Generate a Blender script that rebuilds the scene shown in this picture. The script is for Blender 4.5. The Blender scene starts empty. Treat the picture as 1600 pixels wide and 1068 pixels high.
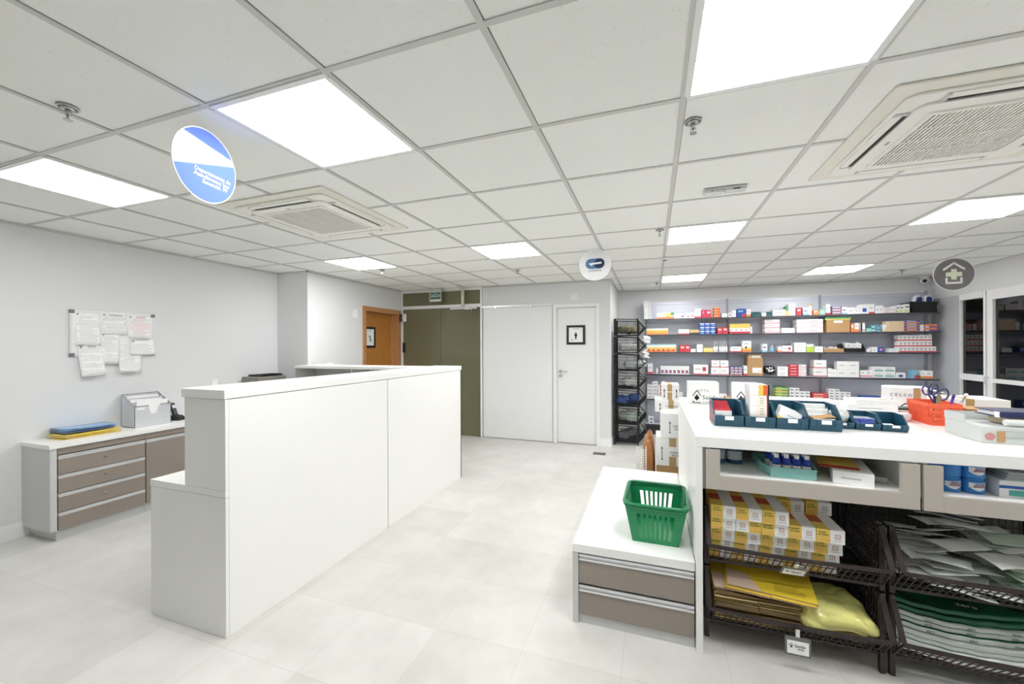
import bpy, bmesh, math, random
from mathutils import Vector, Matrix, Euler

C = bpy.context.scene.collection
SC = bpy.context.scene
random.seed(7)
PI = math.pi

# ------------------------------------------------------------------ camera, world, exposure
CAM_H = 1.52
CEIL = 2.533
YAW, ROLL, FOC, HOR = -0.33739, -0.00403, 625.65, 541.32
cam_d = bpy.data.cameras.new('camera'); cam = bpy.data.objects.new('camera', cam_d); C.objects.link(cam)
cam_d.sensor_fit = 'HORIZONTAL'; cam_d.sensor_width = 36.0
cam_d.lens = FOC / 1600.0 * 36.0
cam_d.shift_y = (HOR - 534.0) / 1600.0
cam_d.clip_start = 0.05; cam_d.clip_end = 60
_f = Vector((math.sin(YAW), math.cos(YAW), 0)); _r = Vector((math.cos(YAW), -math.sin(YAW), 0)); _u = Vector((0, 0, 1))
_R = _r * math.cos(ROLL) + _u * math.sin(ROLL); _U = -_r * math.sin(ROLL) + _u * math.cos(ROLL)
M = Matrix(((_R.x, _U.x, -_f.x, 0), (_R.y, _U.y, -_f.y, 0), (_R.z, _U.z, -_f.z, CAM_H), (0, 0, 0, 1)))
cam.matrix_world = M
SC.camera = cam
world = bpy.data.worlds.new('world'); SC.world = world; world.use_nodes = True
world.node_tree.nodes['Background'].inputs[0].default_value = (0.01, 0.012, 0.016, 1)   # night outside
world.node_tree.nodes['Background'].inputs[1].default_value = 1.0
SC.view_settings.view_transform = 'Standard'
SC.view_settings.look = 'None'
SC.view_settings.gamma = 1.0
SC.view_settings.exposure = 1.18
SC.view_settings.use_curve_mapping = False
SC.cycles.max_bounces = 12; SC.cycles.diffuse_bounces = 8; SC.cycles.glossy_bounces = 5
SC.cycles.transparent_max_bounces = 16
SC.cycles.sample_clamp_indirect = 6.0
LAMP_W = 9.0          # radiance of the ceiling light panels

# ------------------------------------------------------------------ materials
def lin(c):
    c = c / 255.0
    return c / 12.92 if c <= 0.04045 else ((c + 0.055) / 1.055) ** 2.4
def rgb(r, g, b): return (lin(r), lin(g), lin(b), 1)
_mats = {}
def mat(name, col, rough=0.5, metal=0.0, var=0.03, scale=12.0, bump=0.0, bscale=200.0, alpha=1.0, coat=0.0, spec=0.5):
    if name in _mats: return _mats[name]
    m = bpy.data.materials.new(name); m.use_nodes = True; nt = m.node_tree; b = nt.nodes['Principled BSDF']
    c = rgb(*col)
    tc = nt.nodes.new('ShaderNodeTexCoord')
    if var > 0:
        n = nt.nodes.new('ShaderNodeTexNoise'); n.inputs['Scale'].default_value = scale; n.inputs['Detail'].default_value = 3
        nt.links.new(tc.outputs['Object'], n.inputs['Vector'])
        mx = nt.nodes.new('ShaderNodeMix'); mx.data_type = 'RGBA'
        mx.inputs[6].default_value = tuple(x * (1 - var) for x in c[:3]) + (1,)
        mx.inputs[7].default_value = tuple(min(1, x * (1 + var)) for x in c[:3]) + (1,)
        nt.links.new(n.outputs['Fac'], mx.inputs[0]); nt.links.new(mx.outputs[2], b.inputs['Base Color'])
    else: b.inputs['Base Color'].default_value = c
    b.inputs['Roughness'].default_value = rough; b.inputs['Metallic'].default_value = metal
    b.inputs['Alpha'].default_value = alpha; b.inputs['Coat Weight'].default_value = coat
    b.inputs['Coat Roughness'].default_value = 0.03
    b.inputs['Specular IOR Level'].default_value = spec
    if bump > 0:
        n2 = nt.nodes.new('ShaderNodeTexNoise'); n2.inputs['Scale'].default_value = bscale; n2.inputs['Detail'].default_value = 4
        nt.links.new(tc.outputs['Object'], n2.inputs['Vector'])
        bp = nt.nodes.new('ShaderNodeBump'); bp.inputs['Strength'].default_value = bump; bp.inputs['Distance'].default_value = 0.002 if bump < .3 else .012
        nt.links.new(n2.outputs['Fac'], bp.inputs['Height']); nt.links.new(bp.outputs['Normal'], b.inputs['Normal'])
    _mats[name] = m
    return m
def glassy(name, tint, gloss=0.08, rough=0.0, haze=0.0, hazecol=(255, 255, 255)):
    """thin pane: tinted see-through + fresnel reflection (+ diffuse haze to lift its brightness)"""
    m = bpy.data.materials.new(name); m.use_nodes = True; nt = m.node_tree
    for n in list(nt.nodes): nt.nodes.remove(n)
    out = nt.nodes.new('ShaderNodeOutputMaterial'); tr = nt.nodes.new('ShaderNodeBsdfTransparent'); gl = nt.nodes.new('ShaderNodeBsdfGlossy')
    tr.inputs[0].default_value = tint; gl.inputs['Roughness'].default_value = rough
    lw = nt.nodes.new('ShaderNodeFresnel'); lw.inputs[0].default_value = 1.5
    ad = nt.nodes.new('ShaderNodeMath'); ad.operation = 'ADD'; ad.inputs[1].default_value = gloss
    nt.links.new(lw.outputs[0], ad.inputs[0])
    mx = nt.nodes.new('ShaderNodeMixShader'); nt.links.new(ad.outputs[0], mx.inputs[0])
    base = tr.outputs[0]
    if haze > 0:
        df = nt.nodes.new('ShaderNodeBsdfDiffuse'); df.inputs[0].default_value = rgb(*hazecol)
        m2 = nt.nodes.new('ShaderNodeMixShader'); m2.inputs[0].default_value = haze
        nt.links.new(tr.outputs[0], m2.inputs[1]); nt.links.new(df.outputs[0], m2.inputs[2]); base = m2.outputs[0]
    nt.links.new(base, mx.inputs[1]); nt.links.new(gl.outputs[0], mx.inputs[2]); nt.links.new(mx.outputs[0], out.inputs[0])
    return m
def emit(name, col, strength):
    m = bpy.data.materials.new(name); m.use_nodes = True; nt = m.node_tree
    b = nt.nodes['Principled BSDF']; b.inputs['Base Color'].default_value = (.8, .8, .8, 1)
    b.inputs['Emission Color'].default_value = col; b.inputs['Emission Strength'].default_value = strength
    return m
W_ = lambda: mat('white_card', (246, 246, 246), 0.55, var=.02)
def col(name, r, g, b, rough=.5): return mat(name, (r, g, b), rough, var=.04, scale=30)
WALL = mat('wall_paint', (226, 227, 228), 0.85, var=.01, scale=3, bump=.05, bscale=300)
WHITE_LAM = mat('white_laminate', (243, 243, 241), 0.38, var=.01, scale=6)
EDGE_LAM = mat('grey_edge_laminate', (205, 206, 205), 0.4, var=.015)
TAUPE = mat('taupe_laminate', (150, 140, 131), 0.33, var=.02, scale=5, bump=.05, bscale=60)
ALU = mat('brushed_aluminium', (232, 233, 235), 0.3, 0.45, var=.03, scale=40)
CHROME = mat('chrome', (190, 190, 190), 0.15, 1.0, var=.02)
BLACK = mat('black_plastic', (28, 28, 30), 0.45, var=.05)
BROWNBLK = mat('dark_brown_plastic', (52, 42, 42), 0.42, var=.05)
BLKWIRE = mat('black_wire_plastic', (22, 26, 25), 0.45, var=.05)
WPAINT = mat('white_paint', (240, 240, 240), 0.4, var=.01)
GAPM = mat('shadow_gap', (70, 68, 66), 0.7, var=.02)
WOOD = mat('orange_wood', (188, 128, 62), 0.38, var=.12, scale=9)
WOODF = mat('orange_wood_frame', (192, 140, 92), 0.35, var=.12, scale=9)
KRAFT = mat('kraft_card', (188, 150, 104), 0.75, var=.08, scale=20)
TAPE = mat('brown_tape', (190, 158, 112), 0.35, var=.08, scale=30)
INK = mat('black_ink', (60, 60, 66), 0.6, var=.02)
GREYINK = mat('grey_ink', (165, 168, 172), 0.6, var=.02)
PAPER = mat('paper_white', (250, 250, 250), 0.7, var=.01)
CREAM_PL = mat('cream_plastic', (232, 229, 220), 0.45, var=.01)

# ------------------------------------------------------------------ mesh builder
class MB:
    def __init__(s): s.bm = bmesh.new(); s.mats = []
    def mi(s, m):
        if m not in s.mats: s.mats.append(m)
        return s.mats.index(m)
    def box(s, x0, x1, y0, y1, z0, z1, m=None, X=None):
        i = s.mi(m) if m else 0
        P = [(x0, y0, z0), (x1, y0, z0), (x1, y1, z0), (x0, y1, z0), (x0, y0, z1), (x1, y0, z1), (x1, y1, z1), (x0, y1, z1)]
        if X is not None: P = [X @ Vector(p) for p in P]
        v = [s.bm.verts.new(p) for p in P]
        for q in ((0, 3, 2, 1), (4, 5, 6, 7), (0, 1, 5, 4), (1, 2, 6, 5), (2, 3, 7, 6), (3, 0, 4, 7)):
            f = s.bm.faces.new([v[k] for k in q]); f.material_index = i
        return s
    def poly(s, pts, m=None, smooth=False):
        f = s.bm.faces.new([s.bm.verts.new(p) for p in pts]); f.material_index = s.mi(m) if m else 0; f.smooth = smooth
        return s
    def prism(s, pts, axis, a0, a1, m=None):
        """closed 2-D outline pushed along an axis; pts are the other two coordinates in xyz order"""
        i = s.mi(m) if m else 0
        def P(p, a):
            return {'x': (a, p[0], p[1]), 'y': (p[0], a, p[1]), 'z': (p[0], p[1], a)}[axis]
        A = [s.bm.verts.new(P(p, a0)) for p in pts]; B = [s.bm.verts.new(P(p, a1)) for p in pts]
        fs = [s.bm.faces.new(A), s.bm.faces.new(B[::-1])]
        n = len(pts)
        for k in range(n): fs.append(s.bm.faces.new((A[k], B[k], B[(k + 1) % n], A[(k + 1) % n])))
        for f in fs: f.material_index = i
        return s
    def bar(s, p0, p1, w, h=None, m=None, up=(0, 0, 1)):
        """straight bar of rectangular section between two points"""
        h = h or w; p0 = Vector(p0); p1 = Vector(p1); d = (p1 - p0)
        L = d.length
        if L < 1e-6: return s
        d.normalize(); u = Vector(up)
        if abs(d.dot(u)) > .98: u = Vector((1, 0, 0))
        r = d.cross(u).normalized(); u = r.cross(d)
        X = Matrix(((r.x, d.x, u.x, p0.x), (r.y, d.y, u.y, p0.y), (r.z, d.z, u.z, p0.z), (0, 0, 0, 1)))
        return s.box(-w / 2, w / 2, 0, L, -h / 2, h / 2, m, X)
    def cyl(s, p0, p1, r0, r1=None, m=None, n=16, smooth=True):
        r1 = r0 if r1 is None else r1; i = s.mi(m) if m else 0
        p0 = Vector(p0); p1 = Vector(p1); d = (p1 - p0).normalized()
        u = Vector((0, 0, 1)) if abs(d.z) < .9 else Vector((1, 0, 0))
        a = d.cross(u).normalized(); b = d.cross(a)
        A = []; B = []
        for k in range(n):
            t = 2 * PI * k / n; q = a * math.cos(t) + b * math.sin(t)
            A.append(s.bm.verts.new(p0 + q * r0)); B.append(s.bm.verts.new(p1 + q * r1))
        for k in range(n):
            f = s.bm.faces.new((A[k], A[(k + 1) % n], B[(k + 1) % n], B[k])); f.smooth = smooth; f.material_index = i
        f = s.bm.faces.new(A[::-1]); f.material_index = i
        f = s.bm.faces.new(B); f.material_index = i
        return s
    def tube(s, pts, r, m=None, n=8, closed=False):
        i = s.mi(m) if m else 0; pts = [Vector(p) for p in pts]; rings = []; N = len(pts)
        for k, p in enumerate(pts):
            a = pts[(k - 1) % N] if (closed or k > 0) else p
            b = pts[(k + 1) % N] if (closed or k < N - 1) else p
            d = (b - a).normalized(); u = Vector((0, 0, 1)) if abs(d.z) < .95 else Vector((0, 1, 0))
            x = d.cross(u).normalized(); y = x.cross(d)
            rings.append([s.bm.verts.new(p + x * r * math.cos(2 * PI * j / n) + y * r * math.sin(2 * PI * j / n)) for j in range(n)])
        for k in range(N if closed else N - 1):
            A = rings[k]; B = rings[(k + 1) % N]
            for j in range(n):
                f = s.bm.faces.new((A[j], A[(j + 1) % n], B[(j + 1) % n], B[j])); f.smooth = True; f.material_index = i
        if not closed:
            for R in (rings[0], rings[-1][::-1]):
                f = s.bm.faces.new(R); f.material_index = i
        return s
    def blob(s, c, size, seed=0, amp=.18, m=None, nu=20, nv=12, p=.6):
        """crumpled pillow: super-ellipsoid with folds"""
        i = s.mi(m) if m else 0; rnd = random.Random(seed)
        w = [(rnd.uniform(2, 7), rnd.uniform(2, 7), rnd.uniform(0, 6.3), rnd.uniform(.3, 1)) for _ in range(6)]
        def sg(v, e): return math.copysign(abs(v) ** e, v)
        G = []
        for a in range(nv + 1):
            ph = -PI / 2 + PI * a / nv; row = []
            for b in range(nu):
                th = 2 * PI * b / nu
                x = sg(math.cos(ph), p) * sg(math.cos(th), p); y = sg(math.cos(ph), p) * sg(math.sin(th), p); z = sg(math.sin(ph), 1)
                k = 1 + amp * sum(q[3] * math.sin(q[0] * x + q[1] * y + q[2] + 2 * z) for q in w) / 3 + (amp * .9 * sum(abs(math.sin(q[1] * 1.7 * x - q[0] * 1.6 * y + 3 * z + q[2])) - .6 for q in w[:4]) / 2 if amp > .14 else 0)
                row.append(Vector((c[0] + x * size[0] * (1 + .45 * (k - 1)), c[1] + y * size[1] * (1 + .45 * (k - 1)), c[2] + z * size[2] * k)))
            G.append(row)
        bot = s.bm.verts.new(G[0][0]); top = s.bm.verts.new(G[-1][0])
        V = [[s.bm.verts.new(q) for q in r] for r in G[1:-1]]
        for a in range(len(V) - 1):
            for b in range(nu):
                f = s.bm.faces.new((V[a][b], V[a][(b + 1) % nu], V[a + 1][(b + 1) % nu], V[a + 1][b])); f.smooth = True; f.material_index = i
        for b in range(nu):
            f = s.bm.faces.new((bot, V[0][(b + 1) % nu], V[0][b])); f.material_index = i; f.smooth = True
            f = s.bm.faces.new((top, V[-1][b], V[-1][(b + 1) % nu])); f.material_index = i; f.smooth = True
        return s
    def sheet(s, x0, x1, y0, y1, fz, t=.0006, nx=8, ny=8, m=None, X=None):
        """thin bent sheet: height fz(x, y)"""
        i = s.mi(m) if m else 0; V = []
        for side in (0, 1):
            g = []
            for a in range(nx + 1):
                for b in range(ny + 1):
                    x = x0 + (x1 - x0) * a / nx; y = y0 + (y1 - y0) * b / ny
                    q = Vector((x, y, fz(x, y) + (t if side else 0)))
                    g.append(s.bm.verts.new(X @ q if X is not None else q))
            V.append(g)
        k = ny + 1
        for a in range(nx):
            for b in range(ny):
                for side, g in enumerate(V):
                    q = [g[a * k + b], g[(a + 1) * k + b], g[(a + 1) * k + b + 1], g[a * k + b + 1]]
                    f = s.bm.faces.new(q if side else q[::-1]); f.smooth = True; f.material_index = i
        bd = [a * k for a in range(nx + 1)] + [nx * k + b for b in range(1, ny + 1)] + [a * k + ny for a in range(nx - 1, -1, -1)] + [b for b in range(ny - 1, 0, -1)]
        for a in range(len(bd)):
            p, q = bd[a], bd[(a + 1) % len(bd)]
            f = s.bm.faces.new((V[0][p], V[0][q], V[1][q], V[1][p])); f.material_index = i
        return s
    def mesh_in(s, me, X, m):
        i = s.mi(m); vs = [s.bm.verts.new(X @ v.co) for v in me.vertices]
        for p in me.polygons:
            try: f = s.bm.faces.new([vs[k] for k in p.vertices]); f.material_index = i
            except ValueError: pass
        return s
    def text(s, txt, size, X, m, align='CENTER'):
        return s.mesh_in(text_mesh(txt, size, align), X, m)
    def done(s, name):
        me = bpy.data.meshes.new(name); bmesh.ops.recalc_face_normals(s.bm, faces=[f for f in s.bm.faces])
        s.bm.to_mesh(me); s.bm.free()
        for m in s.mats: me.materials.append(m)
        return me
    def build(s, name, m=None, parent=None, bevel=0, seg=2):
        if m is not None and not s.mats: s.mats = [m]
        return put(s.done(name), name, parent, bevel, seg)
_txt = {}
def text_mesh(txt, size, align='CENTER'):
    k = (txt, size, align)
    if k not in _txt:
        cu = bpy.data.curves.new('lettering', 'FONT'); cu.body = txt; cu.size = size; cu.align_x = align; cu.align_y = 'CENTER'; cu.resolution_u = 2
        cu.fill_mode = 'BOTH'; cu.extrude = 0.0004
        ob = bpy.data.objects.new('lettering', cu); C.objects.link(ob); bpy.context.view_layer.update()
        me = bpy.data.meshes.new_from_object(ob.evaluated_get(bpy.context.evaluated_depsgraph_get()))
        C.objects.unlink(ob); bpy.data.objects.remove(ob); bpy.data.curves.remove(cu)
        _txt[k] = me
    return _txt[k]
def put(me, name, parent=None, bevel=0, seg=2):
    o = bpy.data.objects.new(name, me); C.objects.link(o); o.parent = parent
    if bevel > 0:
        b = o.modifiers.new('bevel', 'BEVEL'); b.width = bevel; b.segments = seg; b.limit_method = 'ANGLE'; b.harden_normals = False
    return o
def tag(o, label=None, cat=None, group=None, kind=None):
    if label: o['label'] = label
    if cat: o['category'] = cat
    if group: o['group'] = group
    if kind: o['kind'] = kind
    return o
def thing(name, label, cat, loc=(0, 0, 0), rz=0, group=None):
    o = bpy.data.objects.new(name, None); C.objects.link(o); o.location = loc; o.rotation_euler = (0, 0, rz); o.empty_display_size = .05
    return tag(o, label, cat, group)
def dup(root, loc, rz, label, group=None):
    r = root.copy(); C.objects.link(r); r.location = loc; r.rotation_euler = (0, 0, rz); r['label'] = label
    if group: r['group'] = group
    for ch in list(root.children):
        c = ch.copy(); C.objects.link(c); c.parent = r
        for g in list(ch.children):
            d = g.copy(); C.objects.link(d); d.parent = c
    return r
def struct(mb, name, m=None, parent=None, bevel=0):
    o = mb.build(name, m, parent, bevel)
    if parent is None: o['kind'] = 'structure'
    return o
def XF(loc, rx=0, ry=0, rz=0, s=1):
    return Matrix.Translation(loc) @ Euler((rx, ry, rz)).to_matrix().to_4x4() @ Matrix.Scale(s, 4)
def FRONT(x, y, z): return XF((x, y, z), PI / 2, 0, 0)            # text facing -Y
def EAST(x, y, z): return XF((x, y, z), PI / 2, 0, PI / 2)          # text facing +X
def WEST(x, y, z): return XF((x, y, z), PI / 2, 0, -PI / 2)

# ------------------------------------------------------------------ the setting
XL, YJ, XJ, YM, XP, YB, XR, YF = -4.83, 4.10, -4.30, 6.20, -0.60, 7.65, 3.95, -3.6
def floor_material():
    m = bpy.data.materials.new('floor_tile'); m.use_nodes = True; nt = m.node_tree; b = nt.nodes['Principled BSDF']; L = nt.links
    tc = nt.nodes.new('ShaderNodeTexCoord'); mp = nt.nodes.new('ShaderNodeMapping')
    mp.inputs['Location'].default_value = (0.62, -0.955, 0)
    L.new(tc.outputs['Object'], mp.inputs[0])
    br = nt.nodes.new('ShaderNodeTexBrick'); br.offset = 0.0; br.inputs['Scale'].default_value = 1.0
    br.inputs['Brick Width'].default_value = 0.4785; br.inputs['Row Height'].default_value = 0.4745; br.inputs['Mortar Size'].default_value = 0.0012
    br.inputs['Mortar Smooth'].default_value = 0.2; br.inputs['Bias'].default_value = 0.0
    br.inputs['Color1'].default_value = rgb(212, 211, 206); br.inputs['Color2'].default_value = rgb(221, 220, 216); br.inputs['Mortar'].default_value = rgb(196, 195, 190)
    L.new(mp.outputs[0], br.inputs[0])
    n = nt.nodes.new('ShaderNodeTexNoise'); n.inputs['Scale'].default_value = 3.5; n.inputs['Detail'].default_value = 8; n.inputs['Roughness'].default_value = .65
    L.new(tc.outputs['Object'], n.inputs[0])
    rp = nt.nodes.new('ShaderNodeValToRGB'); rp.color_ramp.elements[0].position = .35; rp.color_ramp.elements[1].position = .68
    rp.color_ramp.elements[0].color = (.88, .88, .87, 1); rp.color_ramp.elements[1].color = (1, 1, 1, 1)
    L.new(n.outputs['Fac'], rp.inputs[0])
    mx = nt.nodes.new('ShaderNodeMix'); mx.data_type = 'RGBA'; mx.blend_type = 'MULTIPLY'; mx.inputs[0].default_value = 1
    L.new(br.outputs['Color'], mx.inputs[6]); L.new(rp.outputs[0], mx.inputs[7]); L.new(mx.outputs[2], b.inputs['Base Color'])
    b.inputs['Roughness'].default_value = .42; b.inputs['Specular IOR Level'].default_value = .35
    return m
def ceiling_material():
    m = bpy.data.materials.new('mineral_fibre_tile'); m.use_nodes = True; nt = m.node_tree; b = nt.nodes['Principled BSDF']; L = nt.links
    tc = nt.nodes.new('ShaderNodeTexCoord')
    n = nt.nodes.new('ShaderNodeTexNoise'); n.inputs['Scale'].default_value = 85; n.inputs['Detail'].default_value = 4; n.inputs['Roughness'].default_value = .6
    L.new(tc.outputs['Object'], n.inputs[0])
    rp = nt.nodes.new('ShaderNodeValToRGB'); rp.color_ramp.elements[0].position = .30; rp.color_ramp.elements[1].position = .37
    rp.color_ramp.elements[0].color = rgb(228, 228, 224); rp.color_ramp.elements[1].color = rgb(242, 243, 240)
    L.new(n.outputs['Fac'], rp.inputs[0]); L.new(rp.outputs[0], b.inputs['Base Color'])
    b.inputs['Roughness'].default_value = .9; b.inputs['Specular IOR Level'].default_value = .2
    return m
struct(MB().box(-5.0, 4.2, YF - .1, 8.9, -.08, 0), 'floor', floor_material())
struct(MB().box(-5.0, 4.2, YF - .1, 8.9, CEIL, CEIL + .08), 'ceiling', ceiling_material())
T = 0.625; GX0, GY0 = -0.5018, 1.156
g = MB(); TB = mat('tbar_paint', (206, 206, 203), .5, var=.01); RV = mat('tbar_shadow_line', (112, 112, 108), .8, var=.01)  # thin dark strips paint the shadow gap along one bar edge
for i in range(-8, 9):
    x = GX0 + i * T
    if x < XL or x > XR: continue
    y1 = YB if x > XP else YM
    y1 = YJ if x < XJ else y1
    g.box(x - .012, x + .012, YF, y1, CEIL - .005, CEIL - .001, TB).box(x + .012, x + .0145, YF, y1, CEIL - .0012, CEIL + .002, RV)
for j in range(-8, 11):
    y = GY0 + j * T
    if y < YF or y > YB: continue
    x0 = XL if y < YJ else (XJ if y < YM else XP)
    g.box(x0, XR, y - .012, y + .012, CEIL - .0045, CEIL - .001, TB).box(x0, XR, y + .012, y + .0145, CEIL - .0012, CEIL + .002, RV)
struct(g, 'trim_1')
struct(MB().box(XL, XL + .02, YF, YJ, CEIL - .02, CEIL - .002).box(XL, XJ + .02, YJ - .02, YJ, CEIL - .02, CEIL - .002).box(XJ, XJ + .02, YJ - .02, YM, CEIL - .02, CEIL - .002)
       .box(XP, XP + .02, YM - .02, YB, CEIL - .02, CEIL - .002).box(XP, XR, YB - .02, YB, CEIL - .02, CEIL - .002).box(-2.7, XP, YM - .02, YM, CEIL - .02, CEIL - .002), 'trim_2', TB)

# left wall with its jog and the orange door's opening
DY0, DY1, DZ = 5.235, 6.075, 2.12
struct(MB().box(XL - .12, XL, YF, YJ, 0, CEIL), 'wall_left', WALL)
struct(MB().box(XL - .12, XJ, YJ, DY0 - .03, 0, CEIL).box(XL - .12, XJ, DY0 - .03, DY1 + .03, DZ + .02, CEIL)
       .box(XL - .12, XJ, DY1 + .03, YM + .06, 0, CEIL).box(XL - .12, XJ - .2, DY0 - .03, DY1 + .03, 0, DZ + .02), 'wall_jog', WALL)
# middle wall (white sliding panel, toilet door) and the pillar that carries it round to the shelves
WX0, WX1, WZ = -1.425, -0.812, 2.125
struct(MB().box(-2.70, -1.492, YM + .032, YM + .15, 0, 2.166).box(-2.70, -1.492, YM, YM + .15, 2.166, CEIL).box(-1.492, WX0, YM, YM + .15, 0, CEIL)
       .box(WX0, WX1, YM, YM + .15, WZ + .004, CEIL).box(WX0, WX1, YM + .09, YM + .15, 0, WZ + .004).box(WX1, XP, YM, YB, 0, CEIL), 'wall_middle', WALL)
struct(MB().box(XP - .2, XR + .2, YB, YB + .12, 0, CEIL), 'wall_back', WALL)
struct(MB().box(-5, 4.2, YF - .12, YF, 0, CEIL), 'wall_front', WALL)
# glazed entrance wall: header, frame, dim corridor behind
OLIVE = mat('corridor_paint', (176, 166, 128), .8, var=.03, scale=2)
struct(MB().box(-4.6, -2.3, 8.3, 8.4, 0, CEIL).box(-4.65, -4.6, YM + .1, 8.4, 0, CEIL).box(-1.0, -.9, YM + .16, 8.4, 0, CEIL).box(-2.3, -.9, 8.3, 8.4, 0, CEIL).box(-4.0, -3.93, 7.6, 8.3, 0, CEIL).box(-3.35, -3.30, 7.9, 8.3, 0, CEIL)
       , 'wall_corridor', OLIVE)
TINT = glassy('bronze_glass', (.50, .49, .38, 1), .0, 0, .40, (168, 165, 134))  # olive haze mixed into the glass stands in for corridor brightness
struct(MB().box(-4.295, -2.705, YM - .02, YM + .03, 2.485, CEIL).box(-4.295, -4.265, YM - .02, YM + .03, 0, 2.49).box(-2.735, -2.705, YM - .02, YM + .03, 0, 2.49)
       .box(-4.265, -2.735, YM - .03, YM + .04, 2.195, 2.25), 'trim_3', WPAINT, bevel=.003)
struct(MB().box(-4.265, -2.735, YM, YM + .01, 2.25, 2.485), 'window_1', TINT)
d = MB().box(-4.26, -3.50, YM + .002, YM + .012, .01, 2.19).box(-3.495, -2.74, YM + .002, YM + .012, .01, 2.19).build('door_2', TINT); d['kind'] = 'structure'
MB().box(-3.30, -2.80, YM - .03, YM, 2.165, 2.19).box(-3.02, -2.94, YM - .045, YM - .03, 2.155, 2.20).build('closer', ALU, d, .002)
MB().box(-4.262, -4.215, YM - .028, YM - .0, 1.42, 1.60).build('lock', BLACK, d, .004)
MB().cyl((-3.55, YM - .04, .95), (-3.55, YM - .04, 1.25), .01).cyl((-3.55, YM, .98), (-3.55, YM - .04, .98), .007).cyl((-3.55, YM, 1.22), (-3.55, YM - .04, 1.22), .007).build('handle', CHROME, d)
# white sliding panel with its rail
d = MB().box(-2.69, -1.50, YM + .004, YM + .028, .01, 2.165).build('door_3', mat('white_glass_panel', (238, 239, 240), .25, var=.01)); d['kind'] = 'structure'
MB().box(-2.70, -1.49, YM - .025, YM + .01, 2.168, 2.205).build('rail', ALU, d, .003)
for x in (-2.45, -1.85): MB().box(x - .02, x + .02, YM - .04, YM - .024, 2.15, 2.2).build('hanger', CHROME, d, .003)
# toilet door
d = MB().box(WX0, WX1, YM + .035, YM + .07, .008, WZ).build('door_4', WPAINT, None, .002); d['kind'] = 'structure'
f = MB()
for s_ in ((WX0 - .055, WX0, 0, WZ + .06), (WX1, WX1 + .055, 0, WZ + .06)): f.box(s_[0], s_[1], YM - .015, YM - .001, s_[2], s_[3])
f.box(WX0, WX1, YM - .015, YM - .001, WZ + .003, WZ + .06)
f.build('door_frame', WPAINT, d, .004)
h = MB().cyl((WX0 + .05, YM + .03, 1.13), (WX0 + .05, YM + .018, 1.13), .026, m=CHROME).cyl((WX0 + .05, YM + .03, 1.06), (WX0 + .05, YM + .018, 1.06), .024)
h.tube([(WX0 + .05, YM + .02, 1.13), (WX0 + .05, YM - .02, 1.13), (WX0 + .07, YM - .025, 1.13), (WX0 + .17, YM - .025, 1.128)], .008)
h.build('handle', None, d)
# orange door in the jog, facing +X
d = MB().box(XJ - .16, XJ - .12, DY0, DY1, .008, DZ - .02).build('door_1', WOOD, None, .002); d['kind'] = 'structure'
f = MB()
for a, b2 in ((DY0 - .075, DY0), (DY1, DY1 + .085)): f.box(XJ - .1, XJ + .015, a, b2, 0, DZ + .055)
f.box(XJ - .1, XJ + .015, DY0, DY1, DZ - .02, DZ + .055).box(XJ - .17, XJ - .1, DY0 - .02, DY0 + .02, 0, DZ).box(XJ - .17, XJ - .1, DY1 - .02, DY1 + .02, 0, DZ)
f.build('door_frame', WOODF, d, .004)
# right wall: white header, glossy jamb, white window frames, dark panes
WS, WE = 3.90, 7.06
struct(MB().box(XR - .05, XR + .12, YF, YB, 2.19, CEIL).box(XR, XR + .12, YF, YB, 0, .70).box(XR - .05, XR + .12, YF, 3.2, .70, 2.19), 'wall_right', WALL)
struct(MB().box(XR - .05, XR + .12, WE, YB, 0, 2.19), 'trim_4', mat('glossy_grey_jamb', (196, 198, 202), .12, var=.02, coat=.5))
PANE = glassy('night_pane', (.35, .37, .38, 1), .03)
def window(name, y0, y1, zs, fw=.05, fe=None):
    f = MB(); fe = fe or fw
    f.box(WS - .01, WS + .06, y0, y0 + fw, .70, 2.19).box(WS - .01, WS + .06, y1 - fe, y1, .70, 2.19)
    for z0, z1 in zs: f.box(WS - .02, WS + .06, y0 + fw, y1 - fe, z0, z1)
    w = struct(f, name, WPAINT, bevel=.003)
    MB().box(WS + .02, WS + .026, y0 + fw, y1 - fe, .74, 2.15).build('pane', PANE, w)
    return w
window('window_2', 6.62, WE, ((2.11, 2.19), (1.06, 1.14), (.70, .85)), .035, .010)
w = window('window_3', 4.75, 6.60, ((2.07, 2.19), (1.06, 1.11), (.70, .79)), .09)
MB().cyl((WS - .02, 6.555, 1.12), (WS - .05, 6.555, 1.12), .008).box(WS - .06, WS - .05, 6.547, 6.563, 1.04, 1.13).build('handle', ALU, w)
window('window_4', 3.2, 4.73, ((2.07, 2.19), (1.06, 1.11), (.70, .79)), .09)
struct(MB().box(XR - .12, XR + .1, 3.2, 7.3, .66, .70), 'trim_5', WPAINT, bevel=.003)
# night outside: a plain dark facade across the yard
struct(MB().box(8.4, 8.5, 0, 12, -.08, 4).box(4.2, 8.4, 0, 12, -.10, -.06), 'wall_outside', mat('dark_render', (60, 60, 58), .9, var=.1))
BB = mat('baseboard_white', (243, 243, 243), .35, var=.01)
def bboard(name, pts):
    m = MB()
    for x0, x1, y0, y1 in pts: m.box(x0, x1, y0, y1, 0, .10)
    for x0, x1, y0, y1 in pts:
        dx = .003 if x1 - x0 < .05 else 0; dy = .003 if y1 - y0 < .05 else 0
        m.box(x0 + (dx if x0 > 0 else 0), x1 - dx, y0 + dy, y1, .10, .12)
    return struct(m, name, BB, bevel=.002)
bboard('baseboard_left', [(XL, XL + .015, YF, 1.79), (XJ, XJ + .015, YJ, DY0 - .08)])
bboard('baseboard_middle', [(WX1 + .057, XP + .015, YM - .015, YM), (XP, XP + .015, YM, YB)])
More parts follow.
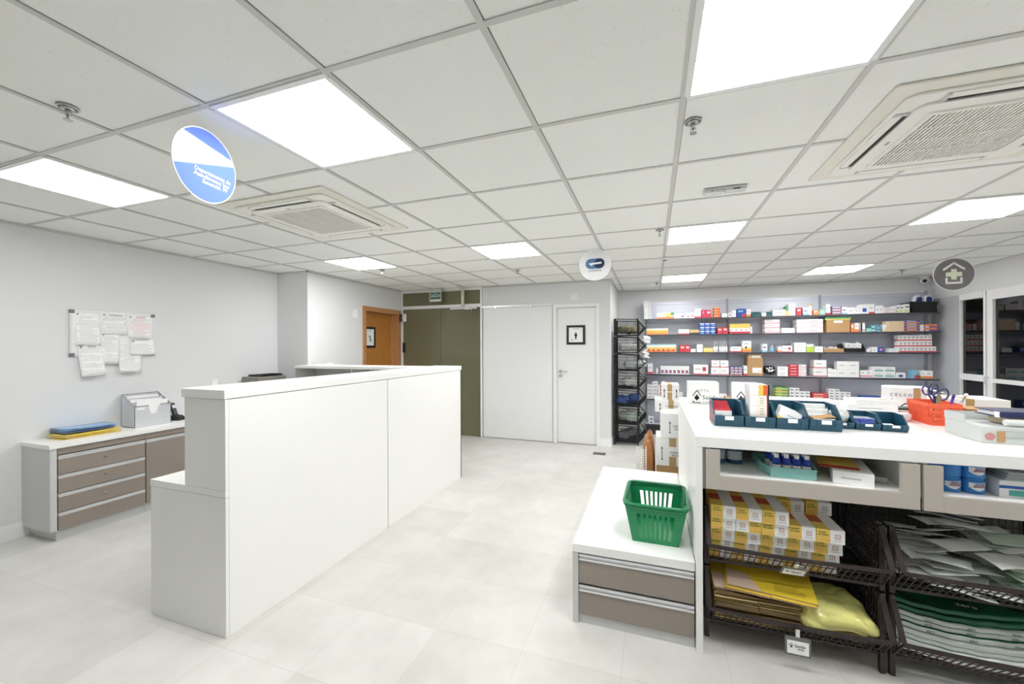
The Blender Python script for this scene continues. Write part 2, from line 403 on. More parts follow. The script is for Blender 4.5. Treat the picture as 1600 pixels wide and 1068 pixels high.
bboard('baseboard_back', [(XP + .015, -.14, YB - .015, YB)])

# ------------------------------------------------------------------ ceiling fittings
LEDM = emit('led_diffuser', (1, 1, 1, 1), LAMP_W)
def light_panel():
    t = thing('ceiling_light', 'x', 'light', group='square light panels set in the ceiling grid')
    a = T / 2 - .014
    f = MB()
    for s1 in (-1, 1):
        f.box(-a, a, s1 * a - .012, s1 * a + .012, -.006, .001).box(s1 * a - .012, s1 * a + .012, -a + .012, a - .012, -.006, .001)
    f.build('frame', WPAINT, t)
    MB().box(-a + .012, a - .012, -a + .012, a - .012, -.0045, -.001).build('diffuser', LEDM, t)
    return t
LP = [((-2, 0), 'square ceiling light panel right of the blue hanging disc, nearest over the counter'),
      ((1, 0), 'largest square ceiling light panel at the top edge, before the right air conditioner'),
      ((-5, 0), 'square ceiling light panel at the left edge, over the notice board wall'),
      ((-2, 4), 'square ceiling light panel between the left air conditioner and the arrow disc'),
      ((-5, 4), 'square ceiling light panel just behind the left air conditioner'),
      ((1, 4), 'square ceiling light panel behind the emergency lamp'),
      ((1, 8), 'far square ceiling light panel close to the left end of the wall shelves'),
      ((4, 4), 'square ceiling light panel at the right edge, behind the right air conditioner'),
      ((4, 8), 'far square ceiling light panel close to the grey house disc'),
      ((4, 0), 'square ceiling light panel out to the right of the right air conditioner')]
p0 = None
for (i, j), lab in LP:
    loc = (GX0 + (i + .5) * T, GY0 + (j + .5) * T, CEIL - .004)
    if p0 is None: p0 = light_panel(); p0.location = loc; p0['label'] = lab
    else: dup(p0, loc, 0, lab)
dup(p0, (-1.75, 7.2, CEIL - .004), 0, 'added unseen ceiling light panel brightening the corridor behind the bronze glass')  # added lamp, hidden right of the glass, to brighten the corridor
def rrect(a, r, n=6):
    P = []
    for cx, cy, t0 in ((a - r, a - r, 0), (-a + r, a - r, PI / 2), (-a + r, -a + r, PI), (a - r, -a + r, 3 * PI / 2)):
        for k in range(n + 1):
            t = t0 + PI / 2 * k / n; P.append((cx + r * math.cos(t), cy + r * math.sin(t)))
    return P
def cassette():
    t = thing('air_conditioner', 'x', 'air conditioner', group='ceiling cassette air conditioners')
    AC1 = mat('cassette_plate', (234, 231, 221), .5, var=.01); AC2 = mat('cassette_frame', (241, 240, 234), .42, var=.01)
    m = MB()
    P = rrect(.475, .012, 2); Q = rrect(.40, .06)
    m.prism(P, 'z', -.012, -.002, AC1); m.build('plate', None, t, .003)
    m = MB(); m.prism(rrect(.405, .05), 'z', -.024, -.012, AC2); m.build('frame', None, t, .005, 3)
    m = MB(); m.prism(rrect(.335, .05), 'z', -.036, -.024, AC2); m.build('inner_frame', None, t, .004, 3)
    SL = mat('slot_dark', (40, 40, 38), .7, var=.02)
    for k in range(4):
        R = Matrix.Rotation(k * PI / 2, 4, 'Z')
        MB().box(-.255, .255, .338, .356, -.029, -.0235, SL, R).build('air_slot', None, t)
        MB().box(-.26, .26, .356, .392, -.031, -.0235, AC2, R @ XF((0, 0, 0), 0)).box(-.275, -.258, .338, .388, -.032, -.0235, EDGE_LAM, R).box(.258, .275, .338, .388, -.032, -.0235, EDGE_LAM, R).build('louver', None, t, .002)
    m = MB(); GB = mat('grille_back', (88, 85, 72), .7, var=.02)
    m.box(-.255, .255, -.255, .255, -.0375, -.036, GB); m.build('grille_backing', None, t)
    m = MB(); n = 30
    for k in range(n + 1):
        x = -.255 + .51 * k / n; m.box(x - .0038, x + .0038, -.255, .255, -.0445, -.0375, AC2)
    for k in range(5):
        y = -.255 + .51 * k / 4; m.box(-.255, .255, y - .003, y + .003, -.0435, -.0378, AC2)
    for s1 in (-1, 1):
        m.box(-.27, .27, s1 * .263 - .008, s1 * .263 + .008, -.045, -.036, AC2).box(s1 * .263 - .008, s1 * .263 + .008, -.255, .255, -.045, -.036, AC2)
    m.build('grille', None, t)
    m = MB().box(-.302, -.292, -.02, .012, -.038, -.036, GREYINK); m.build('indicator', None, t)
    return t
a0 = cassette(); a0.location = (1.375, 2.44, CEIL); a0['label'] = 'large ceiling cassette air conditioner at the upper right, the nearer one'
dup(a0, (-2.42, 2.44, CEIL), PI / 2, 'ceiling cassette air conditioner beside the blue hanging disc, over the reception counter')
def sprinkler():
    t = thing('sprinkler_head', 'x', 'sprinkler', group='chrome sprinkler heads in the ceiling')
    MB().cyl((0, 0, 0), (0, 0, -.006), .036, .034, n=24).cyl((0, 0, -.006), (0, 0, -.014), .030, .018, n=24).build('flange', CHROME, t)
    MB().cyl((0, 0, -.012), (0, 0, -.034), .010, .008).bar((-.012, 0, -.03), (-.007, 0, -.052), .003).bar((.012, 0, -.03), (.007, 0, -.052), .003).cyl((0, 0, -.034), (0, 0, -.05), .003).build('body', CHROME, t)
    MB().cyl((0, 0, -.052), (0, 0, -.0545), .015, n=20).build('deflector', CHROME, t)
    return t
SP = [(-2.306, .968, 'left edge, nearest the viewer on the notice board side'), (.176, 1.97, 'upper right, just below the largest light panel'),
      (.064, 3.706, 'beside the light panel behind the emergency lamp'), (-3.331, 4.378, 'over the far end of the reception counter'),
      (-1.669, 5.0, 'over the toilet door area'), (.067, 6.782, 'close to the tower of black baskets'), (3.164, 6.81, 'left of the grey house disc')]
s0 = None
for x, y, w_ in SP:
    lab = 'chrome ceiling sprinkler head, ' + w_
    if s0 is None: s0 = sprinkler(); s0.location = (x, y, CEIL - .004); s0['label'] = lab
    else: dup(s0, (x, y, CEIL - .004), 0, lab)
t = thing('emergency_light', 'white emergency lamp block on the ceiling above the display island', 'emergency lamp', (.44, 2.875, CEIL - .004))
MB().box(-.125, .125, -.035, .035, -.012, 0).build('base', EDGE_LAM, t, .004)
MB().box(-.12, -.01, -.03, .03, -.03, -.012).box(.0, .12, -.03, .03, -.026, -.012).build('lens', mat('clear_lens', (225, 226, 226), .15, var=.01), t, .004)
MB().box(.045, .085, -.031, -.029, -.022, -.015).box(-.08, -.07, -.031, -.029, -.02, -.016).build('indicator', INK, t)
t = thing('motion_sensor', 'small white ceiling sensor between the two right light panels', 'sensor', (.132, 4.9, CEIL - .004))
MB().cyl((0, 0, 0), (0, 0, -.028), .055, .05, n=24).build('housing', WPAINT, t, .003)
MB().cyl((0, 0, -.028), (0, 0, -.034), .018, .014).box(.022, .034, -.006, .006, -.030, -.027).build('lens', INK, t)
t = thing('security_camera', 'white dome security camera at the shelf wall corner under the ceiling', 'camera', (3.78, 7.58, CEIL))
MB().cyl((0, 0, 0), (0, 0, -.03), .055, .055, n=24).build('bracket', WPAINT, t, .003)
MB().blob((0, -.01, -.065), (.055, .055, .052), 1, 0, WPAINT, 24, 14, 1).build('dome', None, t)
MB().cyl((-.02, -.055, -.075), (-.025, -.068, -.08), .024, .024, n=20).build('lens', BLACK, t)

# ------------------------------------------------------------------ hanging disc signs
def disc_sign(loc, rz, r, label, disc_mat, ring_mat, art):
    t = thing('hanging_sign', label, 'sign', loc, rz)
    MB().cyl((0, .0025, 0), (0, -.0025, 0), r, m=ring_mat, n=64, smooth=False).build('panel', None, t)
    MB().cyl((0, -.0025, 0), (0, -.0032, 0), r * .975, m=disc_mat, n=64, smooth=False).build('face', None, t)
    art(t)
    z1 = CEIL - .004 - loc[2]
    if z1 > r + .005: MB().cyl((0, 0, r), (0, 0, z1), .0012, m=WPAINT, n=6).build('cord', None, t)
    return t
def art_blue(t):
    m = MB()
    for k, (s_, dx) in enumerate((('Departamento de', 0.0), ('Atendimento Sao', -.004), ('Essencial. 99', .012))):
        m.text(s_, .026, FRONT(.035 + dx, -.0045, -.028 - k * .022), PAPER)
    m.build('lettering', None, t)
BLUE = mat('sign_blue', (92, 120, 206), .04, var=.02, coat=1.0, spec=.9)
disc_sign((-1.9, 1.25, 2.34), math.radians(105), .16, 'glossy blue round sign with white lettering hanging by a cord at the upper left', BLUE, PAPER, art_blue).rotation_euler = (math.radians(3), 0, math.radians(101))
def art_arrow(t):
    m = MB()
    m.prism([(-.045 + .052 * math.cos(a), .012 + .052 * math.sin(a)) for a in [PI / 2 + PI * k / 16 for k in range(17)]] + [(.045, -.040), (.045, .064)], 'y', -.0045, -.0032, mat('capsule_blue', (88, 128, 172), .3))
    m.prism([(.045 + .052 * math.cos(2 * PI * k / 32), .012 + .052 * math.sin(2 * PI * k / 32)) for k in range(32)], 'y', -.0060, -.0045, mat('capsule_navy', (34, 52, 88), .3))
    m.prism([(-.068, .016), (-.03, -.016), (-.026, .002), (.066, .008), (.066, .026), (-.03, .020)], 'y', -.0075, -.0060, PAPER)
    m.text('COUNTS', .025, XF((0, -.0045, -.062), PI / 2, 0, 0) @ Matrix.Diagonal((1.25, 1, 1, 1)), mat('navy_text', (60, 70, 90), .5))
    m.build('emblem', None, t)
disc_sign((-.558, 4.2, 2.364), 0, .163, 'white round sign with a blue capsule and a white left arrow', mat('sign_white', (240, 240, 243), .3, var=.01), PAPER, art_arrow)
def art_house(t):
    m = MB(); a = PAPER
    m.bar((-.088, -.004, .048), (0, -.004, .118), .018, .003, a, (0, 1, 0)).bar((.088, -.004, .048), (0, -.004, .118), .018, .003, a, (0, 1, 0)).cyl((0, -.0025, .118), (0, -.0055, .118), .009, m=a)
    m.bar((-.065, -.004, -.09), (.065, -.004, -.09), .02, .003, a, (0, 1, 0)).bar((-.06, -.004, -.09), (-.06, -.004, -.035), .018, .003, a, (0, 1, 0)).bar((.06, -.004, -.09), (.06, -.004, -.035), .018, .003, a, (0, 1, 0))
    cr = mat('sign_cream', (228, 234, 208), .4)
    m.box(-.022, .022, -.0055, -.0025, -.055, .055, cr).box(-.065, .065, -.0053, -.0025, -.022, .022, cr)
    m.build('emblem', None, t)
disc_sign((2.985, 5.5, 2.26), 0, .168, 'dark grey round sign with a white house and pale cross hanging at the right', mat('sign_grey', (134, 131, 132), .32, .5, var=.05), PAPER, art_house)

# ------------------------------------------------------------------ entrance details
t = thing('exit_sign', 'green and white SAÍDA exit sign hanging over the glass entrance', 'sign', (-3.53, 6.08, 0))
MB().box(-.115, .115, -.02, .02, 2.47, 2.515).build('housing', mat('exit_housing', (205, 214, 208), .4), t, .003)
MB().box(-.115, .115, -.006, .006, 2.30, 2.47).build('panel', mat('exit_edge', (205, 214, 208), .3), t, .001)
m = MB().box(-.10, .10, -.0075, -.006, 2.345, 2.455, mat('exit_green', (18, 96, 78), .4)); m.box(-.10, .10, -.0075, -.006, 2.313, 2.332, PAPER)
m.text('SAÍDA', .088, XF((0, -.009, 2.400), PI / 2, 0, 0) @ Matrix.Diagonal((.76, 1.05, 1, 1)), PAPER); m.build('lettering', None, t)
t = thing('bullet_camera', 'small white bullet camera under the rail of the glass entrance', 'camera', (-2.90, 6.10, 2.13))
MB().cyl((0, .07, .04), (0, .02, .03), .02).cyl((0, .02, .03), (0, 0, .0), .012).build('mount', WPAINT, t)
MB().cyl((.0, .03, .0), (.035, -.05, -.012), .026, .026, n=20).build('body', WPAINT, t, .003)
MB().cyl((.035, -.05, -.012), (.037, -.055, -.013), .022, n=20).build('lens', BLACK, t)
t = thing('access_controller', 'dark and white access control box at the top of the glass door', 'controller', (-4.27, 6.13, 2.04))
MB().box(-.035, .03, -.02, .035, -.06, .07).build('box', mat('controller_dark', (66, 62, 58), .4), t, .004)
MB().box(.045, .125, -.012, .0, -.065, .075).box(.02, .05, -.006, .02, -.01, .01).build('cover', PAPER, t, .003)
t = thing('hanging_strip', 'narrow pale plastic strip hanging above the glass door', 'strip', (-3.03, 6.12, 0))
MB().box(-.028, .028, -.004, .004, 2.20, 2.525).build('strip', mat('pale_film', (196, 200, 178), .2), t)
m = MB()
for k in range(5): m.box(-.008, .008, -.006, -.004, 2.24 + k * .03, 2.258 + k * .03)
m.build('marks', PAPER, t)
def picture(name, label, loc, rz, w, h, title, toilet):
    t = thing(name, label, 'sign', loc, rz); b = .035
    m = MB()
    m.box(-w / 2, w / 2, -.018, 0, -h / 2, -h / 2 + b).box(-w / 2, w / 2, -.018, 0, h / 2 - b, h / 2).box(-w / 2, -w / 2 + b, -.018, 0, -h / 2 + b, h / 2 - b).box(w / 2 - b, w / 2, -.018, 0, -h / 2 + b, h / 2 - b)
    m.build('frame', BLACK, t, .002)
    m = MB().box(-w / 2 + b, w / 2 - b, -.010, -.002, -h / 2 + b, h / 2 - b, PAPER)
    K = mat('pictogram_black', (25, 25, 28), .6)
    m.text(title, .024, FRONT(0, -.0115, h / 2 - b - .022), K)
    if toilet:
        m.cyl((0, -.010, .032), (0, -.0115, .032), .010, m=K)
        m.prism([(-.016, .020), (.016, .020), (.020, .012), (.020, -.022), (.013, -.022), (.011, -.03), (.009, -.068), (-.009, -.068), (-.011, -.03), (-.013, -.022), (-.020, -.022), (-.020, .012)], 'y', -.0115, -.010, K)
        m.prism([(-.085, -.086), (-.06, -.072), (-.035, -.072), (-.05, -.082)], 'y', -.0115, -.010, K)
    else:
        m.cyl((.005, -.010, .022), (.005, -.0115, .022), .009, m=K)
        m.prism([(-.04, .028), (-.034, .030), (-.018, .0), (.0, -.055), (.028, -.055), (.03, -.047), (.01, -.045), (.0, -.03), (.012, .012), (-.004, .014), (-.012, .0), (-.022, .01)], 'y', -.0115, -.010, K)
        m.cyl((.006, -.010, -.068), (.006, -.0115, -.068), .011, m=K)
        m.prism([(.012, -.02), (.03, -.03), (.03, -.045), (.012, -.045)], 'y', -.0115, -.010, K)
    m.build('print', None, t)
    return t
picture('door_sign', 'square black-framed figure pictogram sign on the white toilet door', (-1.127, YM + .033, 1.70), 0, .29, .30, 'TOALETE', True)
picture('door_sign', 'upright black-framed trolley pictogram sign on the orange door', (XJ - .118, 5.475, 1.685), PI / 2, .26, .34, 'Deposito', False)
t = thing('air_vent', 'square white vent plate above the toilet door', 'vent', (-1.143, YM, 2.297))
MB().box(-.065, .065, -.008, 0, -.063, .063).build('plate', mat('vent_white', (232, 232, 228), .4), t, .003)
m = MB()
for k in range(6): m.box(-.05, .05, -.011, -.008, -.045 + k * .017, -.037 + k * .017)
m.build('slats', WPAINT, t)
t = thing('wall_switch', 'white wall switch plate on the wall left of the orange door', 'switch', (XJ, 4.993, 2.037), PI / 2)
MB().box(-.048, .048, -.009, 0, -.062, .062).build('plate', PAPER, t, .003); MB().box(-.018, .018, -.013, -.009, -.03, .03).build('rocker', WPAINT, t, .002)
t = thing('floor_outlet', 'dark rectangular floor outlet cover by the pillar foot', 'outlet', (-.715, 5.76, 0))
MB().box(-.085, .085, -.06, .06, 0, .004).build('plate', mat('outlet_dark', (60, 60, 60), .5), t, .001); MB().box(-.06, .06, -.035, .035, .004, .006).build('lid', mat('outlet_lid', (84, 84, 84), .4), t)
po = None
for y, z, lab in ((3.262, 1.09, 'white wall outlet with a black plug nearer the notice board'), (3.562, 1.075, 'white wall outlet with a black plug beside the printer')):
    t = thing('power_outlet', lab, 'outlet', (XL, y, z), PI / 2, 'power outlets over the low cabinets')
    MB().box(-.035, .035, -.01, 0, -.06, .06).build('plate', PAPER, t, .003); MB().box(-.022, .03, -.045, -.01, -.045, -.012).build('plug', BLACK, t, .004)

# ------------------------------------------------------------------ reception counter
CX0, CX1, CY0, CY1, CZ = -2.42, -2.105, 1.475, 4.205, 1.30
t = thing('reception_counter', 'tall white reception counter with a low desk step at its near end', 'counter', ((CX0 + CX1) / 2, (CY0 + CY1) / 2, 0))
def loc_(m, name, M_, par, bev=.002):                                   # world coordinates into the thing's own
    m.bm.transform(Matrix.Translation(-par.location)); return m.build(name, M_, par, bev)
loc_(MB().box(CX0 - .018, CX1 + .004, CY0 - .006, CY1 + .004, CZ - .048, CZ), 'countertop', WHITE_LAM, t, .003)
loc_(MB().box(CX1 - .025, CX1, CY0 + .02, 2.829, 0, CZ - .051), 'front_panel', WHITE_LAM, t)
loc_(MB().box(CX1 - .025, CX1, 2.841, CY1, 0, CZ - .051), 'front_panel', WHITE_LAM, t)
loc_(MB().box(CX1 - .05, CX1 - .028, 2.80, 2.87, 0, CZ - .052), 'batten', GAPM, t, 0)
loc_(MB().box(CX0, CX1, CY0, CY0 + .019, .772, CZ - .050), 'end_panel', WHITE_LAM, t)
loc_(MB().box(CX0, CX0 + .018, CY0 + .019, CY1, .772, CZ - .05), 'inner_panel', WHITE_LAM, t)
loc_(MB().box(CX0, CX1, CY1 - .019, CY1, 0, CZ - .05), 'end_panel', WHITE_LAM, t)
loc_(MB().box(-2.712, CX1 - .0005, CY0 + .001, CY0 + .019, 0, .733), 'desk_end_panel', WHITE_LAM, t)
loc_(MB().box(-2.715, CX1 - .0265, CY0 + .019, 3.83, .735, .771).box(-2.715, CX1 - .0004, CY0, CY0 + .019, .735, .771), 'desk_top', WHITE_LAM, t, .002)
loc_(MB().box(-2.70, -2.15, 3.80, 3.82, 0, .733), 'desk_end_panel', WHITE_LAM, t)
loc_(MB().box(-2.70, -2.68, CY0 + .03, 2.0, .05, .73), 'desk_drawer_unit', TAUPE, t)
# rear service counter, an L with the first
t = thing('service_counter', 'white open-fronted service counter crossing behind the reception counter', 'counter', (-3.3, 4.0, 0))
SX0, SX1, SY0, SY1, SZ = -4.27, -2.445, 3.86, 4.20, 1.292
loc_(MB().box(SX0, SX1, SY0, SY1 + .01, SZ - .032, SZ), 'countertop', WHITE_LAM, t)
GI = mat('inner_laminate', (200, 200, 198), .5)
loc_(MB().box(SX0, SX0 + .02, SY0 + .004, SY1, 0, SZ - .033), 'side_panel', GI, t)
loc_(MB().box(SX1 - .02, SX1, SY0 + .004, SY1, 0, SZ - .033), 'side_panel', GI, t)
loc_(MB().box(SX0 + .02, SX1 - .02, SY1 - .015, SY1, 0, SZ - .033), 'back_panel', GI, t)
loc_(MB().box(SX0 + .02, SX1 - .02, SY0 + .01, SY1 - .015, .97, .99), 'shelf', GI, t)
loc_(MB().box(-3.40, -3.38, SY0 + .01, SY1 - .015, .05, SZ - .033), 'divider', GI, t)
t = thing('card_box', 'low white box of cards standing on the rear service counter', 'box', (-3.97, 4.02, SZ), 0)
MB().box(-.12, .12, -.05, .05, 0, .028).build('base', PAPER, t, .002); MB().box(-.115, .10, -.045, .045, .028, .036).build('cards', EDGE_LAM, t)

# ------------------------------------------------------------------ low cabinets on the left wall
KX = -4.42; KT = .767
t = thing('drawer_cabinet', 'taupe drawer cabinet with white end panel under the notice board', 'cabinet', (-4.62, 2.08, 0))
loc_(MB().box(XL + .0008, KX, 1.745, 1.785, .085, KT - .033), 'end_panel', EDGE_LAM, t, .002)
loc_(MB().box(XL + .0008, KX - .03, 1.79, 2.372, 0, .083), 'plinth', EDGE_LAM, t)
loc_(MB().box(XL + .0008, KX - .022, 1.787, 2.368, .085, .73), 'body', TAUPE, t)
tops = (.672, .518, .372, .222); bots = (.524, .378, .228, .087)
for k in range(4):
    z1, z0 = tops[k], bots[k]
    d = loc_(MB().box(KX - .02, KX, 1.792, 2.364, z0, z1 - .026), 'drawer', TAUPE, t, .001)
    b = d
    m = MB().box(KX - .018, KX + .004, 1.792, 2.364, z1 - .026, z1 - .018).box(KX - .016, KX - .004, 1.792, 2.364, z1 - .018, z1 - .008).box(KX - .018, KX + .006, 1.792, 2.364, z1 - .008, z1)
    m.bm.transform(Matrix.Translation(-t.location)); m.build('rail', ALU, d, .001)
    m = MB().cyl((KX, 2.075, z0 + .07), (KX + .005, 2.075, z0 + .07), .009).box(KX + .004, KX + .012, 2.078, 2.09, z0 + .067, z0 + .073)
    m.bm.transform(Matrix.Translation(-t.location)); m.build('lock', CHROME, d)
loc_(MB().box(KX - .018, KX - .004, 1.79, 2.37, .684, .731), 'top_rail', TAUPE, t)
t = thing('door_cabinet', 'taupe door cabinet running behind the reception counter', 'cabinet', (-4.62, 3.2, 0))
loc_(MB().box(XL + .0008, KX - .022, 2.372, 3.98, .085, .73), 'body', TAUPE, t)
loc_(MB().box(XL + .0008, KX - .03, 2.374, 3.98, 0, .083), 'plinth', EDGE_LAM, t)
for k in range(3):
    y0 = 2.374 + k * .535; y1 = y0 + .53
    d = loc_(MB().box(KX - .02, KX, y0, y1, .088, .646), 'door', TAUPE, t, .001)
    m = MB().box(KX - .018, KX + .004, y0, y1, .646, .654).box(KX - .016, KX - .004, y0, y1, .654, .664).box(KX - .018, KX + .006, y0, y1, .664, .672)
    m.bm.transform(Matrix.Translation(-t.location)); m.build('rail', ALU, d, .001)
loc_(MB().box(KX - .018, KX - .004, 2.374, 3.98, .684, .731), 'top_rail', TAUPE, t)
tag(MB().box(XL + .0008, KX + .012, 1.738, 3.985, KT - .033, KT).build('cabinet_worktop', WHITE_LAM, None, .002), 'long white worktop lying over the low cabinets at the left wall', 'worktop')
# folders
def folder(z, y0, y1, x0, x1, c, lab, seed, nsheets=3):
    rnd = random.Random(seed); t = thing('folder', lab, 'folder', ((x0 + x1) / 2, (y0 + y1) / 2, z), rnd.uniform(-.05, .05))
    w, h = (x1 - x0) / 2, (y1 - y0) / 2
    cm = mat('folder_' + lab.split()[0], c, .22, var=.04, coat=.4)
    f = lambda x, y: .004 * math.sin(6 * x + seed) * math.sin(5 * y) + .004
    MB().sheet(-w, w, -h, h, lambda x, y: f(x, y) * .3, .0012, 6, 8).build('back_cover', cm, t)
    MB().sheet(-w + .006, w - .01, -h + .01, h - .006, lambda x, y: f(x, y) * .6 + .004, .003, 6, 8).build('papers', PAPER, t)
    MB().sheet(-w, w, -h, h, lambda x, y: f(x, y) + .0085 + .006 * abs(y / h) ** 3, .0012, 6, 8).build('front_cover', cm, t)
folder(KT, 1.90, 2.27, -4.79, -4.56, (255, 226, 60), 'yellow plastic folder at the bottom of the pile on the worktop', 1)
folder(KT + .0195, 1.87, 2.25, -4.80, -4.55, (255, 226, 60), 'yellow plastic folder, second from the bottom of the pile', 2)
folder(KT + .039, 1.90, 2.24, -4.82, -4.59, (32, 74, 140), 'dark blue plastic folder in the middle of the pile', 3)
folder(KT + .0585, 1.90, 2.25, -4.82, -4.60, (122, 172, 226), 'light blue plastic folder on top of the pile', 4)
# organizer with papers
MESHM = mat('silver_mesh', (216, 218, 222), .35, .25, var=.2, scale=260)
t = thing('letter_organizer', 'silver mesh letter organizer with three pockets on the worktop', 'organizer', (-4.70, 2.53, KT + .0006))
def pocket(x, h, vcut):
    P = [(-.15, 0), (.15, 0), (.15, h), (.06, h), (.035, h - .085), (-.02, h - .085), (-.04, h), (-.15, h)] if vcut else [(-.15, 0), (.15, 0), (.15, h), (-.15, h)]
    m = MB().prism(P, 'x', x, x + .003); return m
MB().box(-.10, .10, -.15, .15, 0, .006).build('base', MESHM, t)
pocket(.095, .20, True).build('front_pocket', MESHM, t, 0); pocket(.035, .235, False).build('divider', MESHM, t); pocket(-.03, .27, False).build('divider', MESHM, t); pocket(-.10, .305, False).build('back_panel', MESHM, t)
for y in (-.15, .147): MB().prism([(-.10, 0), (.098, 0), (.098, .20), (-.10, .305)], 'y', y, y + .003).build('side_panel', MESHM, t)
m = MB()
for a, b in (((.098, -.15, .2), (.098, -.04, .2)), ((.098, .06, .2), (.098, .15, .2)), ((-.1, -.15, .305), (-.1, .15, .305)), ((.098, -.15, .2), (-.1, -.15, .305)), ((.098, .15, .2), (-.1, .15, .305)), ((.098, -.15, 0), (.098, .15, 0))): m.bar(a, b, .006)
m.build('rim', CHROME, t)
MB().box(.0985, .10, -.13, -.07, .165, .185).build('name_card', PAPER, t)
for k, (x, h, y) in enumerate(((.078, .19, 0), (.055, .245, .015), (.012, .255, -.01), (-.06, .285, .0))):
    mm = MB().prism([(-.13, .008), (.13, .008), (.13, h), (-.13, h + .006)], 'x', -4.70 + x, -4.70 + x + .006); mm.bm.transform(XF((0, 2.53 + y, KT)))
    tag(mm.build('paper_sheaf', PAPER), ['sheaf of white paper in the front pocket of the silver organizer', 'sheaf of white paper in the middle pocket, nearer the front', 'sheaf of white paper in the middle pocket, nearer the wall', 'tall sheaf of white paper at the back of the silver organizer'][k], 'paper', 'papers in the silver organizer')
# cordless phone
t = thing('cordless_phone', 'black cordless phone standing in its base beside the silver organizer', 'telephone', (-4.70, 2.80, KT), .25)
MB().prism([(-.05, 0), (.055, 0), (.055, .018), (.02, .045), (-.045, .055)], 'y', -.045, .045).build('base', BLACK, t, .006)
X = XF((-.012, -.005, .03), 0, -.35, 0)
m = MB().box(-.013, .013, -.024, .024, 0, .155, BLACK, X); m.build('handset', None, t, .007, 3)
MB().box(.0135, .0148, -.017, .017, .095, .13, mat('phone_screen', (225, 230, 235), .2), X).build('screen', None, t)
m = MB()
for a in range(4):
    for b in range(3): m.box(.0135, .0152, -.017 + b * .0125, -.008 + b * .0125, .03 + a * .014, .038 + a * .014, mat('phone_keys', (120, 120, 125), .4), X)
m.build('keypad', None, t)
MB().tube([(-.05, .03, .01), (-.08, .08, .006), (-.05, .14, .005), (.0, .16, .005)], .003).build('cord', BLACK, t)
# printer
t = thing('printer', 'low grey and black printer on the worktop behind the counter', 'printer', (-4.60, 3.74, KT))
MB().box(-.17, .11, -.20, .20, 0, .395).build('body', mat('printer_grey', (128, 126, 118), .5), t, .012, 3)
MB().box(-.16, .06, -.12, .19, .396, .42).build('lid', mat('printer_lid', (52, 52, 52), .35), t, .008)
MB().box(-.05, .09, -.10, .12, .421, .427).build('tray', BLACK, t, .003); MB().box(.111, .12, -.15, .15, .12, .2).build('paper_slot', BLACK, t)
# ------------------------------------------------------------------ notice board and its papers
t = thing('notice_board', 'white board with an aluminium frame screwed to the left wall', 'board', (XL + .0006, 2.342, 1.655))
MB().box(.0, .014, -.30, .30, -.19, .19).build('panel', mat('board_white', (246, 247, 248), .2), t)
m = MB()
for s_ in (-1, 1): m.box(0, .02, -.308, .308, s_ * .198 - .008, s_ * .198 + .008).box(0, .02, s_ * .308 - .008, s_ * .308 + .008, -.19, .19)
m.build('frame', ALU, t, .002)
for y in (-1, 1):
    for z in (-1, 1): MB().box(0, .024, y * .302 - .016, y * .302 + .016, z * .192 - .016, z * .192 + .016).build('corner_cap', mat('corner_grey', (120, 120, 122), .4), t, .003)
def notice(y, z, w, h, dx, tilt, lab, seed, head=None, red=False, hdr=True, curl=.012, dark=False):
    rnd = random.Random(seed)
    t = thing('notice_sheet', lab, 'paper', (XL + .0145 + dx, y, z))
    t.rotation_euler = (tilt, 0, 0)
    fz = lambda a, b: curl * max(0, -b / h) ** 2 + .004 * math.sin(3 * a / w)
    Xm = Matrix(((0, 0, 1, 0), (1, 0, 0, 0), (0, 1, 0, 0), (0, 0, 0, 1)))     # sheet x->Y, y->Z, z->X
    m = MB(); m.sheet(-w / 2, w / 2, -h, 0, fz, .0006, 6, 8, PAPER, Xm); m.build('sheet', None, t)
    m = MB(); ink = mat('notice_red_ink', (222, 120, 120), .6) if red else GREYINK
    n = int(h / .0125)
    for k in range(1, n):
        if rnd.random() < .12: continue
        yy = -h + k * .0125; x0 = -w / 2 + .015 + rnd.choice((0, 0, .02)); x1 = rnd.uniform(.1, w / 2 - .012)
        if yy > -.03 and hdr: continue
        xx = x0; ik = ink if rnd.random() < .75 else mat('line_grey', (128, 130, 136), .6); xe = w / 2 - .012 - rnd.choice((0, 0, .01, .04))
        while xx < xe:
            x2 = min(xe, xx + rnd.uniform(.006, .016)); zz = max(fz(xx, yy), fz(x2, yy), fz((xx + x2) / 2, yy)) + .0008
            m.box(xx, x2, yy, yy + .0026, zz, zz + .0004, ik, Xm); xx = x2 + .003
    if hdr: m.cyl(Xm @ Vector((-w / 2 + .022, -.018, .003)), Xm @ Vector((-w / 2 + .022, -.018, .0036)), .007, m=mat('seal_grey', (110, 112, 118), .6))
    if head: m.text(head, .02, XF((.0048, .012, -.019), PI / 2, 0, PI / 2), mat('notice_head_ink', (190, 60, 70), .6) if red else INK)
    if dark: m.box(-w / 2 + .004, w / 2 - .004, -h + .004, -h + .007, .003, .0035, INK, Xm).box(-w / 2 + .003, w / 2 - .003, -.006, -.002, .003, .0035, INK, Xm)
    m.build('print', None, t)
G_ = 'papers pinned on the notice board'
notice(2.142, 1.845, .175, .30, .001, 0, 'upper left text sheet on the white notice board', 1)
notice(2.332, 1.850, .19, .20, .0016, 0, 'text sheet at the top middle of the notice board', 2, 'Comunicado')
notice(2.530, 1.842, .185, .225, .001, 0, 'sheet with red heading at the upper right of the notice board', 3, 'ALVARÁ', True)
notice(2.155, 1.555, .165, .285, .008, .07, 'curling grey-edged sheet hanging off the lower left of the notice board', 4, 'Norma', curl=.03, dark=True)
notice(2.300, 1.665, .14, .29, .006, -.03, 'narrow text sheet hanging below the middle of the notice board', 5)
